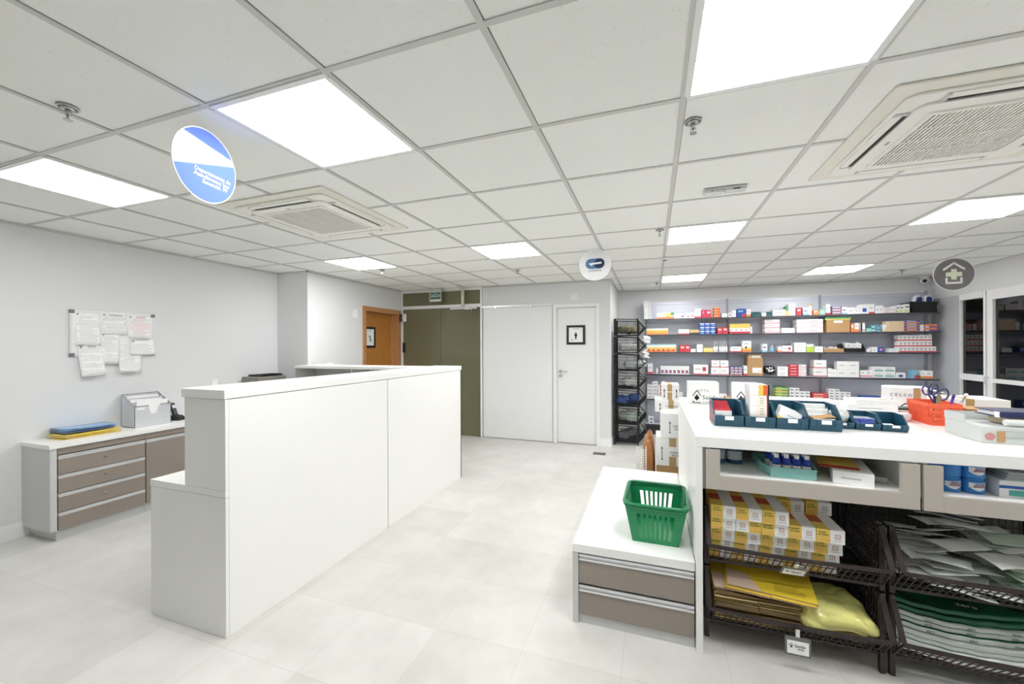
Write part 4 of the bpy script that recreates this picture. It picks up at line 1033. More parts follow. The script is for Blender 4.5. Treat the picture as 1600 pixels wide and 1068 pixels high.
# tower of seven beside the pillar, open side to the right
bm7 = None; SB = .262
wn = ['lowest', 'second from the bottom', 'third from the bottom', 'middle', 'third from the top', 'second from the top', 'topmost']
fill = [('grey', (120, 124, 128)), ('pale green', (206, 218, 208)), ('blue', (70, 104, 178)), ('white', (238, 240, 240)), ('clear white', (224, 228, 230)), ('white', (246, 247, 248)), ('khaki', (128, 124, 92))]
tw = mat('film_white', (238, 240, 242), .3, var=.03, bump=.3, bscale=40)
for k in range(7):
    z = .045 + k * .274
    t = thing('stacking_basket', f'black lattice basket, {wn[k]} in the tower beside the pillar', 'basket', (-.215, 6.66, z), PI / 2, 'black lattice baskets in the tower')
    if bm7 is None: bm7 = basket_mesh(.54, .34, .254, .10, .45, .026, .0046, None).done('lattice'); bm7.materials.append(BLKWIRE)
    put(bm7, 'body', t)
    for sx in (-.27, .27):
        for yy in (.0, .34): MB().box(sx - .009, sx + .009, yy - .011, yy + .011, -.045 if k == 0 else -.010, .254).build('leg', BLKWIRE, t)
    rr = random.Random(k)
    for q in range(4):
        fm = mat('bag_' + fill[k][0].replace(' ', '_'), fill[k][1], .28, var=.06, bump=.3, bscale=40)
        bx = -.215 - rr.uniform(.06, .24) + (.12 if q == 3 and k in (4, 5) else 0); by = 6.48 + .115 * q
        o = MB().blob((0, 0, 0), (.090, .047, .05), k * 10 + q, .36, fm, 34, 20, .5).build('plastic_bag', None); o.location = (bx, by, z + .09)
        tag(o, f'crumpled {fill[k][0]} bag of supplies in the black tower basket, {wn[k]}', 'bag', f'bags in the tower basket, {wn[k]}')
for k, (x, y, z, c_) in enumerate(((-.06, 6.44, 1.62, 'white plastic bag poking out of the tower of black baskets, upper'), (-.075, 6.45, 1.40, 'clear crinkled bag poking out of the tower of black baskets, lower'))):
    o = MB().sheet(-.06, .06, -.06, .06, lambda a, b: .022 * math.sin(60 * a + 25 * b + k) + .016 * math.sin(85 * b - 30 * a + 2 * k) + .010 * math.sin(150 * a + 90 * b), .003, 26, 26, tw).build('plastic_bag', None); o.location = (x - .02, y, z); o.rotation_euler = (1.2, .5, .3 + k); tag(o, c_, 'bag')

# ------------------------------------------------------------------ display island
IY, IZ = 2.176, 1.073
IX0, IX1, IYB = .200, 2.78, 3.60
t = thing('display_island', 'large white display island with taupe open-front boxes under its worktop', 'island', (1.5, 2.9, 0))
isl = t
def il(m, name, M_, par=None, bev=.0015):
    m.bm.transform(Matrix.Translation(-isl.location)); return m.build(name, M_, par or isl, bev)
il(MB().box(IX0, IX1, IY, IYB, IZ - .052, IZ), 'worktop', WHITE_LAM, bev=.002)
il(MB().box(IX0, IX0 + .031, IY, IYB, 0, IZ - .053), 'side_panel', WHITE_LAM)
il(MB().box(IX1 - .03, IX1, IY, IYB, 0, IZ - .053), 'side_panel', WHITE_LAM)
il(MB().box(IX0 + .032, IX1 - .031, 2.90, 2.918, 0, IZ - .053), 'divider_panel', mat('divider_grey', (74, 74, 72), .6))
il(MB().box(IX0 + .032, IX0 + .043, IY + .002, 2.899, .816, IZ - .053), 'filler_strip', mat('filler_grey', (128, 124, 120), .5))
TW = mat('taupe_light_laminate', (186, 178, 169), .4, var=.015, scale=5)
for k, (a, b) in enumerate(((.245, 1.071), (1.083, 1.905), (1.917, 2.745))):
    o0, o1 = a + .064, b - .064
    u = il(MB().box(a, o0, IY, IY + .018, .818, 1.012).box(o1, b, IY, IY + .018, .818, 1.012).box(o0, o1, IY, IY + .018, .818, .886), 'front_panel', TW, bev=.001)
    m = MB().box(a + .002, b - .002, IY + .019, 2.895, .866, .884).box(a + .002, a + .02, IY + .019, 2.895, .884, 1.018).box(b - .02, b - .002, IY + .019, 2.895, .884, 1.018)
    il(m, 'compartment', WHITE_LAM, bev=0)
    m = MB()
    for q in range(46): xx = a + .03 + (b - a - .06) * q / 45; m.box(xx - .0018, xx + .0018, 2.80, 2.804, .886, 1.015)
    for zz in (.90, .95, 1.0): m.box(a + .02, b - .02, 2.80, 2.804, zz - .002, zz + .002)
    m.mats = [BLKWIRE]; il(m, 'wire_back', None, bev=0)
IS_Z = .8848
ISL_TOP = IZ; IZ = IZ + .0007
# ---- things in the left compartment
def canister(name, lab, x, y, z, r, h, c_, grp=None):
    t = thing(name, lab, 'canister', (x, y, z), 0, grp)
    MB().cyl((0, 0, 0), (0, 0, h * .86), r, n=28).build('body', c_, t, .002); MB().cyl((0, 0, h * .86), (0, 0, h), r * .95, n=28).build('cap', mat('cap_blue', (60, 128, 196), .3), t, .002)
    MB().cyl((0, 0, h * .2), (0, 0, h * .62), r + .0006, m=mat('canister_label', (214, 222, 230), .4), n=28).build('wrap_label', None, t)
CBL = mat('clear_blue_jar', (64, 110, 146), .2, var=.05)
canister('jar', 'blue clear-lidded jar at the far left in the left island compartment', .332, 2.45, IS_Z, .040, .12, CBL, 'blue jars in the island')
canister('jar', 'blue jar, second from the left in the left island compartment', .418, 2.46, IS_Z, .038, .11, CBL, 'blue jars in the island')
t = thing('tray', 'mint green plastic tray of small bottles in the left compartment', 'tray', (.640, 2.36, IS_Z))
MT = mat('mint_plastic', (150, 208, 204), .3)
P = [(-.10, -.11), (.085, -.11), (.105, .0), (.105, .15), (-.125, .15), (-.125, .0)]
m = MB().prism(P, 'z', 0, .004)
for k in range(6):
    a, b = P[k], P[(k + 1) % 6]; m.bar((a[0], a[1], .022), (b[0], b[1], .022), .004, .044)
    m.bar((a[0], a[1], .044), (b[0], b[1], .044), .009, .006)
m.build('body', MT, t)
BW = mat('bottle_blue', (44, 74, 178), .35)
k = 0
for r_ in range(3):
    for c_ in range(4):
        x, y = .572 + c_ * .042 + r_ * .002 - (.010 if r_ == 2 else 0), 2.285 + r_ * .05
        t = thing('spray_bottle', f'small blue and white bottle in the mint tray, {["front","middle","back"][r_]} row, {ORD[c_]} from left', 'bottle', (x, y, IS_Z + .0045), 0, 'small bottles in the mint tray')
        MB().cyl((0, 0, 0), (0, 0, .052), .0185, n=20).build('body', PAPER, t, .002)
        MB().cyl((0, 0, .052), (0, 0, .076), .0188, .0175, n=20).cyl((0, 0, .076), (0, 0, .083), .0175, .010, n=20).build('shoulder', BW, t)
        MB().cyl((0, 0, .083), (0, 0, .102), .0105, n=16).build('cap', PAPER, t, .001)
carton('medicine_box', 'white carton end with yellow top and red edge in the left compartment', (.856, 2.222, IS_Z), .145, .28, .060, 'w', -.22)
t = thing('yellow_box', 'yellow and red box under the white carton in the left compartment', 'box', (.825, 2.27, IS_Z + .061), -.22)
MB().box(-.08, .07, .03, .27, 0, .004).build('top_flap', cm('y'), t); MB().box(-.08, .07, -.0, .03, 0, .005).build('edge', mat('red_edge', (168, 50, 46), .5), t)
t = thing('foil_pack', 'flat silver foil pack beside the white carton in the left compartment', 'pack', (.965, 2.40, IS_Z), -.1)
MB().box(-.075, .06, -.10, .16, 0, .028).build('body', mat('foil', (176, 186, 184), .25, .4, var=.15, scale=60), t, .004)
MB().box(-.05, .04, -.101, -.1, .008, .018).build('print', GREYINK, t)
carton('medicine_box', 'upright pale carton behind the white carton in the left compartment', (.80, 2.58, IS_Z), .10, .12, .115, 'w', 0)
# ---- right compartment
CB = mat('wipes_blue', (62, 140, 214), .3)
kk = 0
for b in range(2):
    for a in range(3):
        t = thing('wipes_canister', f'blue round wipes tub in the right compartment, {["lower","upper"][b]} row, {ORD[a]} from left', 'tub', (1.148 + a * .079, 2.30, IS_Z + b * .0665), 0, 'blue wipes tubs in the island')
        MB().cyl((0, 0, 0), (0, 0, .056), .0385, n=32).cyl((0, 0, .056), (0, 0, .0655), .036, n=32).build('body', CB, t, .002)
        if not (b == 1 and a < 2):
            m = MB()
            for q in range(8):
                a0 = -PI / 2 - .75 + q * .19; a1 = a0 + .19; zz = .052 - .00 * q; zb = .027 - .014 * math.sin(PI * (q + .5) / 8)
                m.poly([(.0391 * math.cos(a0), .0391 * math.sin(a0), zb), (.0391 * math.cos(a1), .0391 * math.sin(a1), zb), (.0391 * math.cos(a1), .0391 * math.sin(a1), .046), (.0391 * math.cos(a0), .0391 * math.sin(a0), .046)], PAPER)
            for q in range(3): m.box(-.018 + q * .004, .02, -.0405, -.0392, .028 + q * .006, .031 + q * .006, mat('wipes_print', (120, 70, 110), .5))
            m.build('wrap_label', None, t)
t = thing('glove_carton', 'white blue and teal carton lying right of the blue tubs', 'box', (1.50, 2.32, IS_Z))
MB().box(-.13, .13, -.06, .12, 0, .068).build('body', PAPER, t, .001)
m = MB().box(-.1302, .1302, -.0608, -.06, .036, .048, mat('band_blue', (60, 110, 190), .4)); m.box(-.10, .1302, -.0608, -.06, .006, .030, mat('band_teal', (88, 178, 170), .4))
m.text('Sterile Gauze', .02, FRONT(.03, -.0612, .018), PAPER); m.build('print', None, t)
for k in range(3):
    o = MB().box(-.12, .12, -.08, .09, 0, .012).build('gauze_sleeve', mat('sleeve_grey', (170, 176, 176), .5), None, .002); o.location = (1.505 + .006 * k, 2.335, IS_Z + .0685 + k * .0125)
    tag(o, ['grey flat sleeve lying directly on the teal carton', 'grey flat sleeve, second one on the teal carton', 'grey flat sleeve topmost over the teal carton'][k], 'sleeve')

# ---- stacked baskets under the worktop: two stacks, two tiers
bmL = basket_mesh(.735, .43, .285, .095, .40, .026, .0032, None).done('lattice_large'); bmL.materials.append(BROWNBLK)
SX = ((.632, 'left'), (1.405, 'right'))
for sx, nm in SX:
    for k, z in enumerate((.088, .402)):
        t = thing('stacking_basket', f'dark brown lattice basket, {["lower","upper"][k]} one of the {nm} stack under the island', 'basket', (sx, 2.325, z), 0, 'dark brown baskets under the island')
        put(bmL, 'body', t)
        for s_ in (-1, 1):
            for yy in (.0, .43): MB().box(s_ * .368 - .011, s_ * .368 + .011, yy - .012, yy + .012, -.088 if k == 0 else -.020, .285).build('leg', BROWNBLK, t, .003)
            MB().bar((s_ * .367, -.004, .275), (s_ * .367, -.097, .12), .022, .004).build('arm', BROWNBLK, t)
# glove boxes
GY = mat('glove_yellow', (238, 206, 96), .4, var=.03); GW = mat('glove_white', (246, 246, 246), .4, var=.01)
GO = mat('glove_orange_ink', (232, 130, 110), .5); GS = mat('glove_square', (196, 168, 166), .5); GK = mat('glove_black_ink', (70, 66, 40), .5)
def glove_mesh(flip, first):
    m = MB(); w, h, d = .110, .0620, .24; s_ = -1 if flip else 1
    m.box(-w / 2, w / 2, 0, d, 0, h, GW)
    x0, x1 = (-w / 2, -.002) if not flip else (.002, w / 2)
    m.box(x0 - .0003, x1, -.0005, d * .99, .0004, h + .0004 - .0002, GY); m.box(x0 - .0005, x1, d * .35, d * .7, h + .0002, h + .0007, mat('glove_top_red', (190, 84, 62), .5))
    cx = (x0 + x1) / 2
    m.text(first, .0125, FRONT(cx - .004, -.0012, h - .012), GK).text('de Látex', .0115, FRONT(cx - .001, -.0012, h - .024), GK)
    for q in range(4):
        xx = cx - .02 + q * .0125; z0 = .007
        m.box(xx, xx + .009, -.0009, -.0005, z0, z0 + .0015, GO).box(xx, xx + .009, -.0009, -.0005, z0 + .0085, z0 + .01, GO).box(xx, xx + .0015, -.0009, -.0005, z0, z0 + .01, GO)
    m.box(cx - .022, cx + .018, -.0009, -.0005, .025, .0258, GO)
    c2 = .027 * s_
    if True:
        for a0, a1, b0, b1 in ((-.011, .011, .022, .026), (-.011, .011, .040, .044), (-.011, -.007, .026, .040), (.007, .011, .026, .040)): m.box(c2 + a0, c2 + a1, -.0006, 0, b0, b1, GS)
        m.box(c2 - .016, c2 + .016, -.0006, 0, .012, .014, GREYINK); m.box(c2 - .003, c2 + .003, -.0006, 0, .030, .036, mat('glove_dot', (214, 160, 110), .5))
    return m.done('glove_box')
gA = glove_mesh(False, 'Luvas'); gB = glove_mesh(True, 'Luvas'); gC = glove_mesh(False, 'Guantes')
rg = random.Random(11)
ly = ['lowest', 'second', 'third', 'fourth', 'fifth']
for L_ in range(5):
    z = .4075 + L_ * .0628
    yb = (2.345, 2.312, 2.276, 2.252, 2.240)[L_]
    for c_ in range(5):
        if L_ == 4 and c_ >= 3: continue
        o = put(gB if (L_ == 3 and c_ == 1) else gC if (L_ == 3 and c_ in (2, 3)) else gA, 'glove_box')
        o.location = (.333 + c_ * .1122 + (0 if L_ < 4 else -.0) + rg.uniform(-.0005, .0005), yb + rg.uniform(0, .005), z)
        tag(o, f'yellow and white latex glove box, {ly[L_]} layer up, {ORD[c_]} from left in the basket', 'box', None, 'glove boxes in the upper left basket')
for k, (x, y) in enumerate(((.672, 2.42), (.795, 2.44))):
    o = put(gA, 'glove_box'); o.location = (x, y, .4075 + 4 * .0628)
    tag(o, ['pushed-back glove box just right of the top row', 'pushed-back glove box at the right end over the basket'][k], 'box', 'glove boxes in the upper left basket')
for k in range(2):
    o = put(gA, 'glove_box'); o.location = (.34 + .118 * k, 2.36, .4075 + 5 * .0645); o.location.y = 2.50
    bpy.data.objects.remove(o)
# flattened yellow cartons in the lower left basket
YC = mat('flat_carton_yellow', (246, 216, 66), .45, var=.03); KR = mat('flat_carton_edge', (178, 148, 104), .8, var=.12, scale=60); YI = mat('flat_carton_ink', (150, 124, 50), .6)
PKC = mat('flat_carton_inside', (232, 206, 190), .6, var=.03)
rf = random.Random(21)
def flat_carton(w, d, h, seed, plain=False):
    rnd = random.Random(seed); m = MB()
    m.box(-w / 2, w * .02, 0, d, 0, h, KR).box(w * .03, w / 2, .004, d, 0, h * .9, KR)
    if not plain: m.box(-w / 2 + .001, w / 2 - .001, .004, d - .001, h, h + .0006, YC)
    else: return m.done('flat_carton')
    if rnd.random() < .6: m.poly([(-w / 2 + .004, .002, h + .0011), (-w * .1, .002, h + .0011), (-w * .25, d * .45, h + .0011), (-w / 2 + .004, d * .5, h + .0011)], PKC)
    for q in range(6): m.box(w * .05, w * .05 + w * rnd.uniform(.2, .35), d * .12 + q * .014, d * .12 + q * .014 + .003, h + .0008, h + .0012, YI)
    return m.done('flat_carton')
fc = [flat_carton(.38, .30, .0085, k) for k in range(4)]; KRs = KR; fcp = []
for k in range(4):
    KR = (mat('kraft_edge_dark', (112, 92, 62), .85, var=.15, scale=60), mat('kraft_edge_light', (226, 202, 150), .8, var=.1, scale=60), mat('kraft_edge_olive', (170, 150, 84), .8, var=.12, scale=60), KRs)[k]
    fcp.append(flat_carton(.366 + .006 * k, .29, (.0058, .0032, .005, .006)[k], k, True))
KR = KRs
z = .0975
for k in range(22):
    top = k > 19; o = put(fc[k % 4] if k > 18 else fcp[(k * 5 + k // 3) % 4], 'flattened_carton')
    o.location = (.485 + rf.uniform(-.006, .006) + (.05 if top else 0), 2.262 + rf.uniform(-.014, .016) + max(0, (8 - k)) * .009, z); o.rotation_euler = (.05 if top else 0, -.0, rf.uniform(-.03, .03) - (.14 if top else 0)); z += .0096
    tag(o, ('topmost flattened yellow carton, turned askew on the left pile' if k == 21 else 'flattened yellow carton just under the topmost askew one' if k == 20 else 'flattened yellow-topped kraft carton in the thick pile of the lower left basket'), 'carton', 'flattened cartons in the thick left pile')
fc2 = [flat_carton(.255, .30, .0075, k + 9, k == 0) for k in range(2)]
for k in range(5):
    o = put(fc2[k % 2], 'flattened_carton'); o.location = (.832 + rf.uniform(-.005, .005), 2.285 + rf.uniform(-.006, .008) + (4 - k) * .012 + .02, .0975 + k * .0115); o.rotation_euler = (0, 0, rf.uniform(-.03, .03))
    tag(o, 'flattened yellow-topped kraft carton in the low pile under the yellow bag', 'carton', 'flattened cartons under the yellow bag')
YB_ = mat('yellow_film', (240, 236, 146), .22, var=.08, scale=8, bump=.5, bscale=25, coat=.4)
t = thing('yellow_bag', 'translucent yellow plastic bag of flat cartons at the right of the lower basket', 'bag', (.812, 2.42, .212), .06)
MB().blob((0, 0, 0), (.165, .158, .056), 31, .15, YB_, 70, 44, .42).build('bag', None, t)
MB().box(-.075, -.02, -.075, -.045, .048, .058).build('clip', mat('clip_dark', (44, 50, 30), .4), t, .004)
# badge tags hanging on the rims
for z, lab, small in ((.195, 'clear badge holder with a white label clipped to the lowest basket rim', 0), (.505, 'clear badge holder clipped to the upper left basket rim', 1)):
    t = thing('badge_holder', lab, 'tag', (.632, 2.205, z)); t.rotation_euler = (0 if not small else .75, 0, 0)
    MB().box(-.008, .008, -.012, -.009, -.035, .004).build('strap', mat('strap_white', (226, 226, 222), .3), t)
    MB().box(-.052, .052, -.013, -.010, -.118, -.030).build('sleeve', mat('badge_grey', (112, 114, 112), .25), t, .002)
    MB().box(-.043, .043, -.0145, -.0135, -.108, -.048).build('label_card', PAPER, t)
    m = MB().text('Saúde', .018, FRONT(.008, -.0152, -.070), INK).text('CENTER', .007, FRONT(.010, -.0152, -.084), INK)
    m.bar((-.036, -.015, -.070), (-.027, -.015, -.062), .002, .001, None, (0, 1, 0)).bar((-.018, -.015, -.070), (-.027, -.015, -.062), .002, .001, None, (0, 1, 0)).box(-.031, -.023, -.0152, -.0147, -.080, -.070)
    m.mats = [INK]; m.build('print', None, t)
# pouches in the upper right basket
pm = [mat('pouch_white', (240, 242, 240), .28, var=.06, bump=.2, bscale=30, coat=.3), mat('pouch_grey', (216, 219, 217), .25, var=.08, bump=.2, bscale=30, coat=.4), mat('pouch_green', (204, 222, 206), .3, var=.05, bump=.2, bscale=30)]
syr = mat('syringe_grey', (150, 156, 156), .3)
def pouch_mesh(seed, mm, w=.17, d=.075):
    rnd = random.Random(seed); a, b = rnd.uniform(-.012, .012), rnd.uniform(-.008, .008)
    fz = lambda x, y: a * math.sin(x / w * PI * 1.2) + b * math.cos(y / d * 2.6) + .004 * math.cos(x * 30 + seed) * (abs(y) / d)
    m = MB(); m.sheet(-w / 2, w / 2, -d / 2, d / 2, lambda x, y: fz(x, y) - .003 * max(0, 1 - (2.2 * x / w) ** 4) * max(0, 1 - (2.2 * y / d) ** 2), .001, 12, 8, mm)
    me = MB()
    m.sheet(-w / 2, w / 2, -d / 2, d / 2, lambda x, y: fz(x, y) + .0012 + .006 * max(0, 1 - (2.2 * x / w) ** 4) * max(0, 1 - (2.2 * y / d) ** 2), .0008, 12, 8, mm)
    return m.done('pouch')
pmesh = [pouch_mesh(k, pm[0 if k % 3 else 1], .17 + .022 * (k % 4), .085 + .014 * (k % 3)) for k in range(7)] + [pouch_mesh(9, pm[2]), pouch_mesh(10, pm[2], .19, .09)]
sm = MB().cyl((-.05, 0, .0), (.03, 0, 0), .007, n=12).cyl((.03, 0, 0), (.055, 0, 0), .003, n=8).cyl((-.07, 0, 0), (-.05, 0, 0), .003, n=8).cyl((-.072, 0, 0), (-.07, 0, 0), .007, n=12).build('x', syr); sme = sm.data; bpy.data.objects.remove(sm)
rp_ = random.Random(33); N_ = 96; placed_ = []
from mathutils.bvhtree import BVHTree
for k in range(N_):
    u = k / N_; x = rp_.uniform(1.13, 1.67); y = rp_.uniform(2.33, 2.62)
    hz = .42 + .015 + u * (.135 + .33 * (y - 2.25)) * (1 - .25 * abs((x - 1.405) / .33))
    grn = x > 1.42 and y < 2.5 and rp_.random() < .5
    o = put(pmesh[7 + k % 2] if grn else pmesh[k % 7], 'sterile_pouch'); o.location = (x, y, hz + .012)
    o.rotation_euler = (rp_.uniform(-.05, .38), rp_.uniform(-.14, .14), rp_.uniform(-.55, .55) + (PI if rp_.random() < .5 else 0))
    zc = .425; ok_ = False
    while zc < .50 + .42 * (y - 2.25) + .05 * (1 - abs((x - 1.405) / .33)):
        Mx = Matrix.Translation((x, y, zc)) @ o.rotation_euler.to_matrix().to_4x4()
        vv = [Mx @ v.co for v in o.data.vertices]
        if min(v.z for v in vv) > .409:
            tr = BVHTree.FromPolygons(vv, [tuple(p.vertices) for p in o.data.polygons])
            lo, hi = min(v.z for v in vv), max(v.z for v in vv)
            if not any(l2 < hi + .001 and h2 > lo - .001 and tr.overlap(t2) for t2, l2, h2 in placed_): ok_ = True; break
        zc += .005
    if not ok_: bpy.data.objects.remove(o); continue
    o.location.z = zc; placed_.append((tr, lo, hi))
    tag(o, ('pale green sterile pouch in the heap of the upper right basket' if grn else 'grey-white clear sterile pouch heaped in the upper right basket'), 'pouch', ('pale green pouches in the upper right basket' if grn else 'clear pouches in the upper right basket'))
    if k % 3 == 0 and not grn: c = put(sme, 'syringe', o); c.location = (0, 0, .004)
# long film bags in the lower right basket
fg = mat('film_green', (26, 104, 74), .2, var=.10, scale=5, bump=.25, bscale=14, coat=.5); fw_ = mat('film_milky', (226, 234, 228), .22, var=.05, scale=5, bump=.25, bscale=14, coat=.5)
for k in range(9):
    t = thing('film_bag', f'{"milky white" if k < 4 else "green and white"} long film bag, {["lowest","second","third","fourth","fifth","sixth","seventh","eighth","topmost"][k]} in the lower right basket', 'bag', (1.405, 2.46, .098 + k * .0225), 0, 'long film bags in the lower right basket')
    yo = .018 * k
    fz = lambda x, y: .020 * (x / .33) ** 2 * (1 if x < 0 else 1.4) + .006 * math.sin(9 * x + 3 * y) + .004 * math.sin(22 * y + 7 * x) + .0015 * math.sin(60 * x)
    m = MB().sheet(-.335, .335, -.12 + yo * .5 + .006 * (k % 3), .20, fz, .016, 40, 16, fw_ if k < 7 else fg); m.build('bag', None, t)
    if 3 < k < 7:
        m = MB().sheet(-.334, .334, -.105 + yo * .5, -.06 + yo * .5, lambda x, y: fz(x, y) + .0162, .0008, 22, 4, fg); m.build('print', None, t)
        m = MB()
        for xx in (-.2, -.05, .1, .24): m.text('zero', .016, XF((xx, -.1225 + yo * .5 + .006 * (k % 3), fz(xx, -.12 + yo * .5) + .008), PI / 2, 0, 0), mat('film_letters', (60, 110, 88), .4))
        m.build('lettering', None, t)
    if k == 8:
        m = MB().text('zero', .04, XF((-.03, -.0, .026), 0, 0, -.15), fw_); m.build('print', None, t)

# ---- low display plinth with two drawers, green basket on it
PX0, PX1, PY0, PY1, PZ = -.422, .197, 2.196, 3.69, .434
t = thing('drawer_plinth', 'low white display plinth with two taupe drawers against the island', 'plinth', (-.11, 2.9, 0))
def pl(m, name, M_, par=None, bev=.0015):
    m.bm.transform(Matrix.Translation(-t.location)); return m.build(name, M_, par or t, bev)
pl(MB().box(PX0, PX1, PY0, PY1, PZ - .046, PZ), 'top', WHITE_LAM, bev=.002)
pl(MB().box(PX0, PX0 + .033, PY0 + .002, PY1, 0, PZ - .047), 'side_panel', EDGE_LAM)
pl(MB().box(PX0 + .034, PX1, PY1 - .02, PY1, 0, PZ - .047), 'back_panel', EDGE_LAM)
pl(MB().box(PX0 + .034, PX1, PY0 + .022, PY1 - .03, .045, PZ - .05), 'body', GAPM, bev=0)
pl(MB().box(PX0 + .034, PX1 - .001, PY0 + .012, PY0 + .03, 0, .048), 'kick_board', EDGE_LAM)
for z0, z1 in ((.222, .383), (.052, .214)):
    d = pl(MB().box(PX0 + .036, PX1 - .003, PY0 + .003, PY0 + .021, z0, z1 - .034), 'drawer', TAUPE)
    m = MB().box(PX0 + .036, PX1 - .003, PY0 - .003, PY0 + .018, z1 - .034, z1 - .026).box(PX0 + .036, PX1 - .003, PY0 + .010, PY0 + .018, z1 - .026, z1 - .010).box(PX0 + .036, PX1 - .003, PY0 - .001, PY0 + .018, z1 - .010, z1 - .003)
    m.bm.transform(Matrix.Translation(-t.location)); m.build('rail', ALU, d, .001)
# green basket
GRN = mat('green_plastic', (22, 136, 84), .35, var=.04, coat=.2)
t = thing('shopping_basket', 'green plastic shopping basket with slotted sides on the low plinth', 'basket', (.014, 2.50, PZ + .0007), -.02)
BW0, BW1, BD0, BD1, BH = .118, .158, .165, .195, .215     # half widths bottom/top, half depths
def ringpt(z, fx, fy):
    k = z / BH; hx = BW0 + (BW1 - BW0) * k; hy = BD0 + (BD1 - BD0) * k; return hx * fx, hy * fy
m = MB()
def wall_strip(a0, a1, z0, z1, side):
    # side: 'f','b','l','r'; a in -1..1 along the side
    def P(a, z, off):
        if side in 'fb':
            s_ = -1 if side == 'f' else 1; x, y = ringpt(z, a, s_); return (x, y + s_ * off, z)
        s_ = -1 if side == 'l' else 1; x, y = ringpt(z, s_, a); return (x + s_ * off, y, z)
    th = .0025
    V = [m.bm.verts.new(P(a, z, o)) for o in (0, th) for (a, z) in ((a0, z0), (a1, z0), (a1, z1), (a0, z1))]
    for q in ((0, 1, 2, 3), (7, 6, 5, 4), (0, 4, 5, 1), (1, 5, 6, 2), (2, 6, 7, 3), (3, 7, 4, 0)): m.bm.faces.new([V[i] for i in q])
for sd, ns in (('f', 7), ('b', 7), ('l', 9), ('r', 9)):
    zl, zh = .028, .165
    wall_strip(-1, 1, 0, zl, sd); wall_strip(-1, 1, zh, BH, sd)
    e = .66; wall_strip(-1, -e, zl, zh, sd); wall_strip(e, 1, zl, zh, sd)
    sw = 2 * e / (2 * ns + 1) * 1.0
    for k in range(ns - 1):
        c = -e + (k + 1) * 2 * e / ns; wall_strip(c - .045, c + .045, zl, zh, sd)
m.box(-BW0, BW0, -BD0, BD0, 0, .003)
m.build('body', GRN, t)
def rr_(hx, hy, r, z, n=5):
    P = []
    for cx, cy, t0 in ((hx - r, hy - r, 0), (-hx + r, hy - r, PI / 2), (-hx + r, -hy + r, PI), (hx - r, -hy + r, 3 * PI / 2)):
        for k in range(n + 1): tt = t0 + PI / 2 * k / n; P.append((cx + r * math.cos(tt), cy + r * math.sin(tt), z))
    return P
m = MB(); m.tube(rr_(BW1 + .008, BD1 + .006, .045, BH), .0085, n=8, closed=True); m.tube(rr_(BW1 + .006, BD1 + .004, .045, BH - .014), .006, n=8, closed=True); m.build('rim', GRN, t)
m = MB(); m.tube([(-BW1 + .004, -.10, BH - .004), (-BW1 + .004, .0, BH + .004), (-BW1 + .006, BD1 - .02, BH + .004), (0, BD1 - .014, BH + .004), (BW1 - .006, BD1 - .02, BH + .004), (BW1 - .004, 0, BH + .004), (BW1 - .004, -.10, BH - .004)], .005)
m.build('handle', mat('handle_dark_green', (14, 84, 56), .4), t)

# ------------------------------------------------------------------ on the island's worktop
NAVY = mat('teal_blue_bin', (34, 82, 104), .35, var=.04)
def bin_(w, d, h, lip, label, x, y, grp='blue picking bins on the island', rz=0):
    t = thing('picking_bin', label, 'bin', (x, y, IZ), rz, grp); tk = .003
    P = [(.012, 0), (d, 0), (d, h), (d * .42, h), (.02, lip + .004), (-.004, lip), (0, lip * .5)]
    m = MB().prism(P, 'x', -w / 2, -w / 2 + tk).prism(P, 'x', w / 2 - tk, w / 2).box(-w / 2 + tk, w / 2 - tk, .014, d, 0, tk).box(-w / 2 + tk, w / 2 - tk, d - tk, d, tk, h)
    m.prism([(.012, 0), (.018, 0), (.006, lip * .5), (.0, lip), (-.004, lip), (0, lip * .5)], 'x', -w / 2 + tk, w / 2 - tk)
    m.bar((-w / 2 - .001, d * .42, h), (-w / 2 - .001, d, h), .008, .006).bar((w / 2 + .001, d * .42, h), (w / 2 + .001, d, h), .008, .006).bar((-w / 2, .02, lip + .004), (-w / 2, d * .42, h), .007, .005).bar((w / 2, .02, lip + .004), (w / 2, d * .42, h), .007, .005)
    m.bar((-w / 2, d, h), (w / 2, d, h), .007, .007)
    for xx in (-w * .28, w * .28): m.box(xx - .003, xx + .003, -.006, .01, lip * .35, lip)
    m.build('body', NAVY, t, .001)
    MB().box(-w * .15, w * .15, -.0072, -.003, lip * .62, lip * .95).build('label_card', PAPER, t)
    return t
ob = ['leftmost large blue bin on the island, holding red-topped packs', 'second large blue bin from left, holding an upright tower of cartons', 'third large blue bin from left, holding slanted white and blue packs', 'fourth large blue bin from left, holding folded kraft packets']
for k in range(4): bin_(.142, .235, .125, .062, ob[k], .398 + k * .1495 + (.0 if k < 3 else -.012 + .012), 2.478 + .004 * k)
for k, (x, lab) in enumerate(((.955, 'small blue bin half hidden behind the fourth large bin'), (1.065, 'small blue bin holding shiny blue blister packs'), (1.175, 'rightmost small blue bin, nearly empty'))):
    bin_(.104, .165, .078, .036, lab, x, 2.598 - .006 * k, 'small blue bins on the island', -.03 * k)
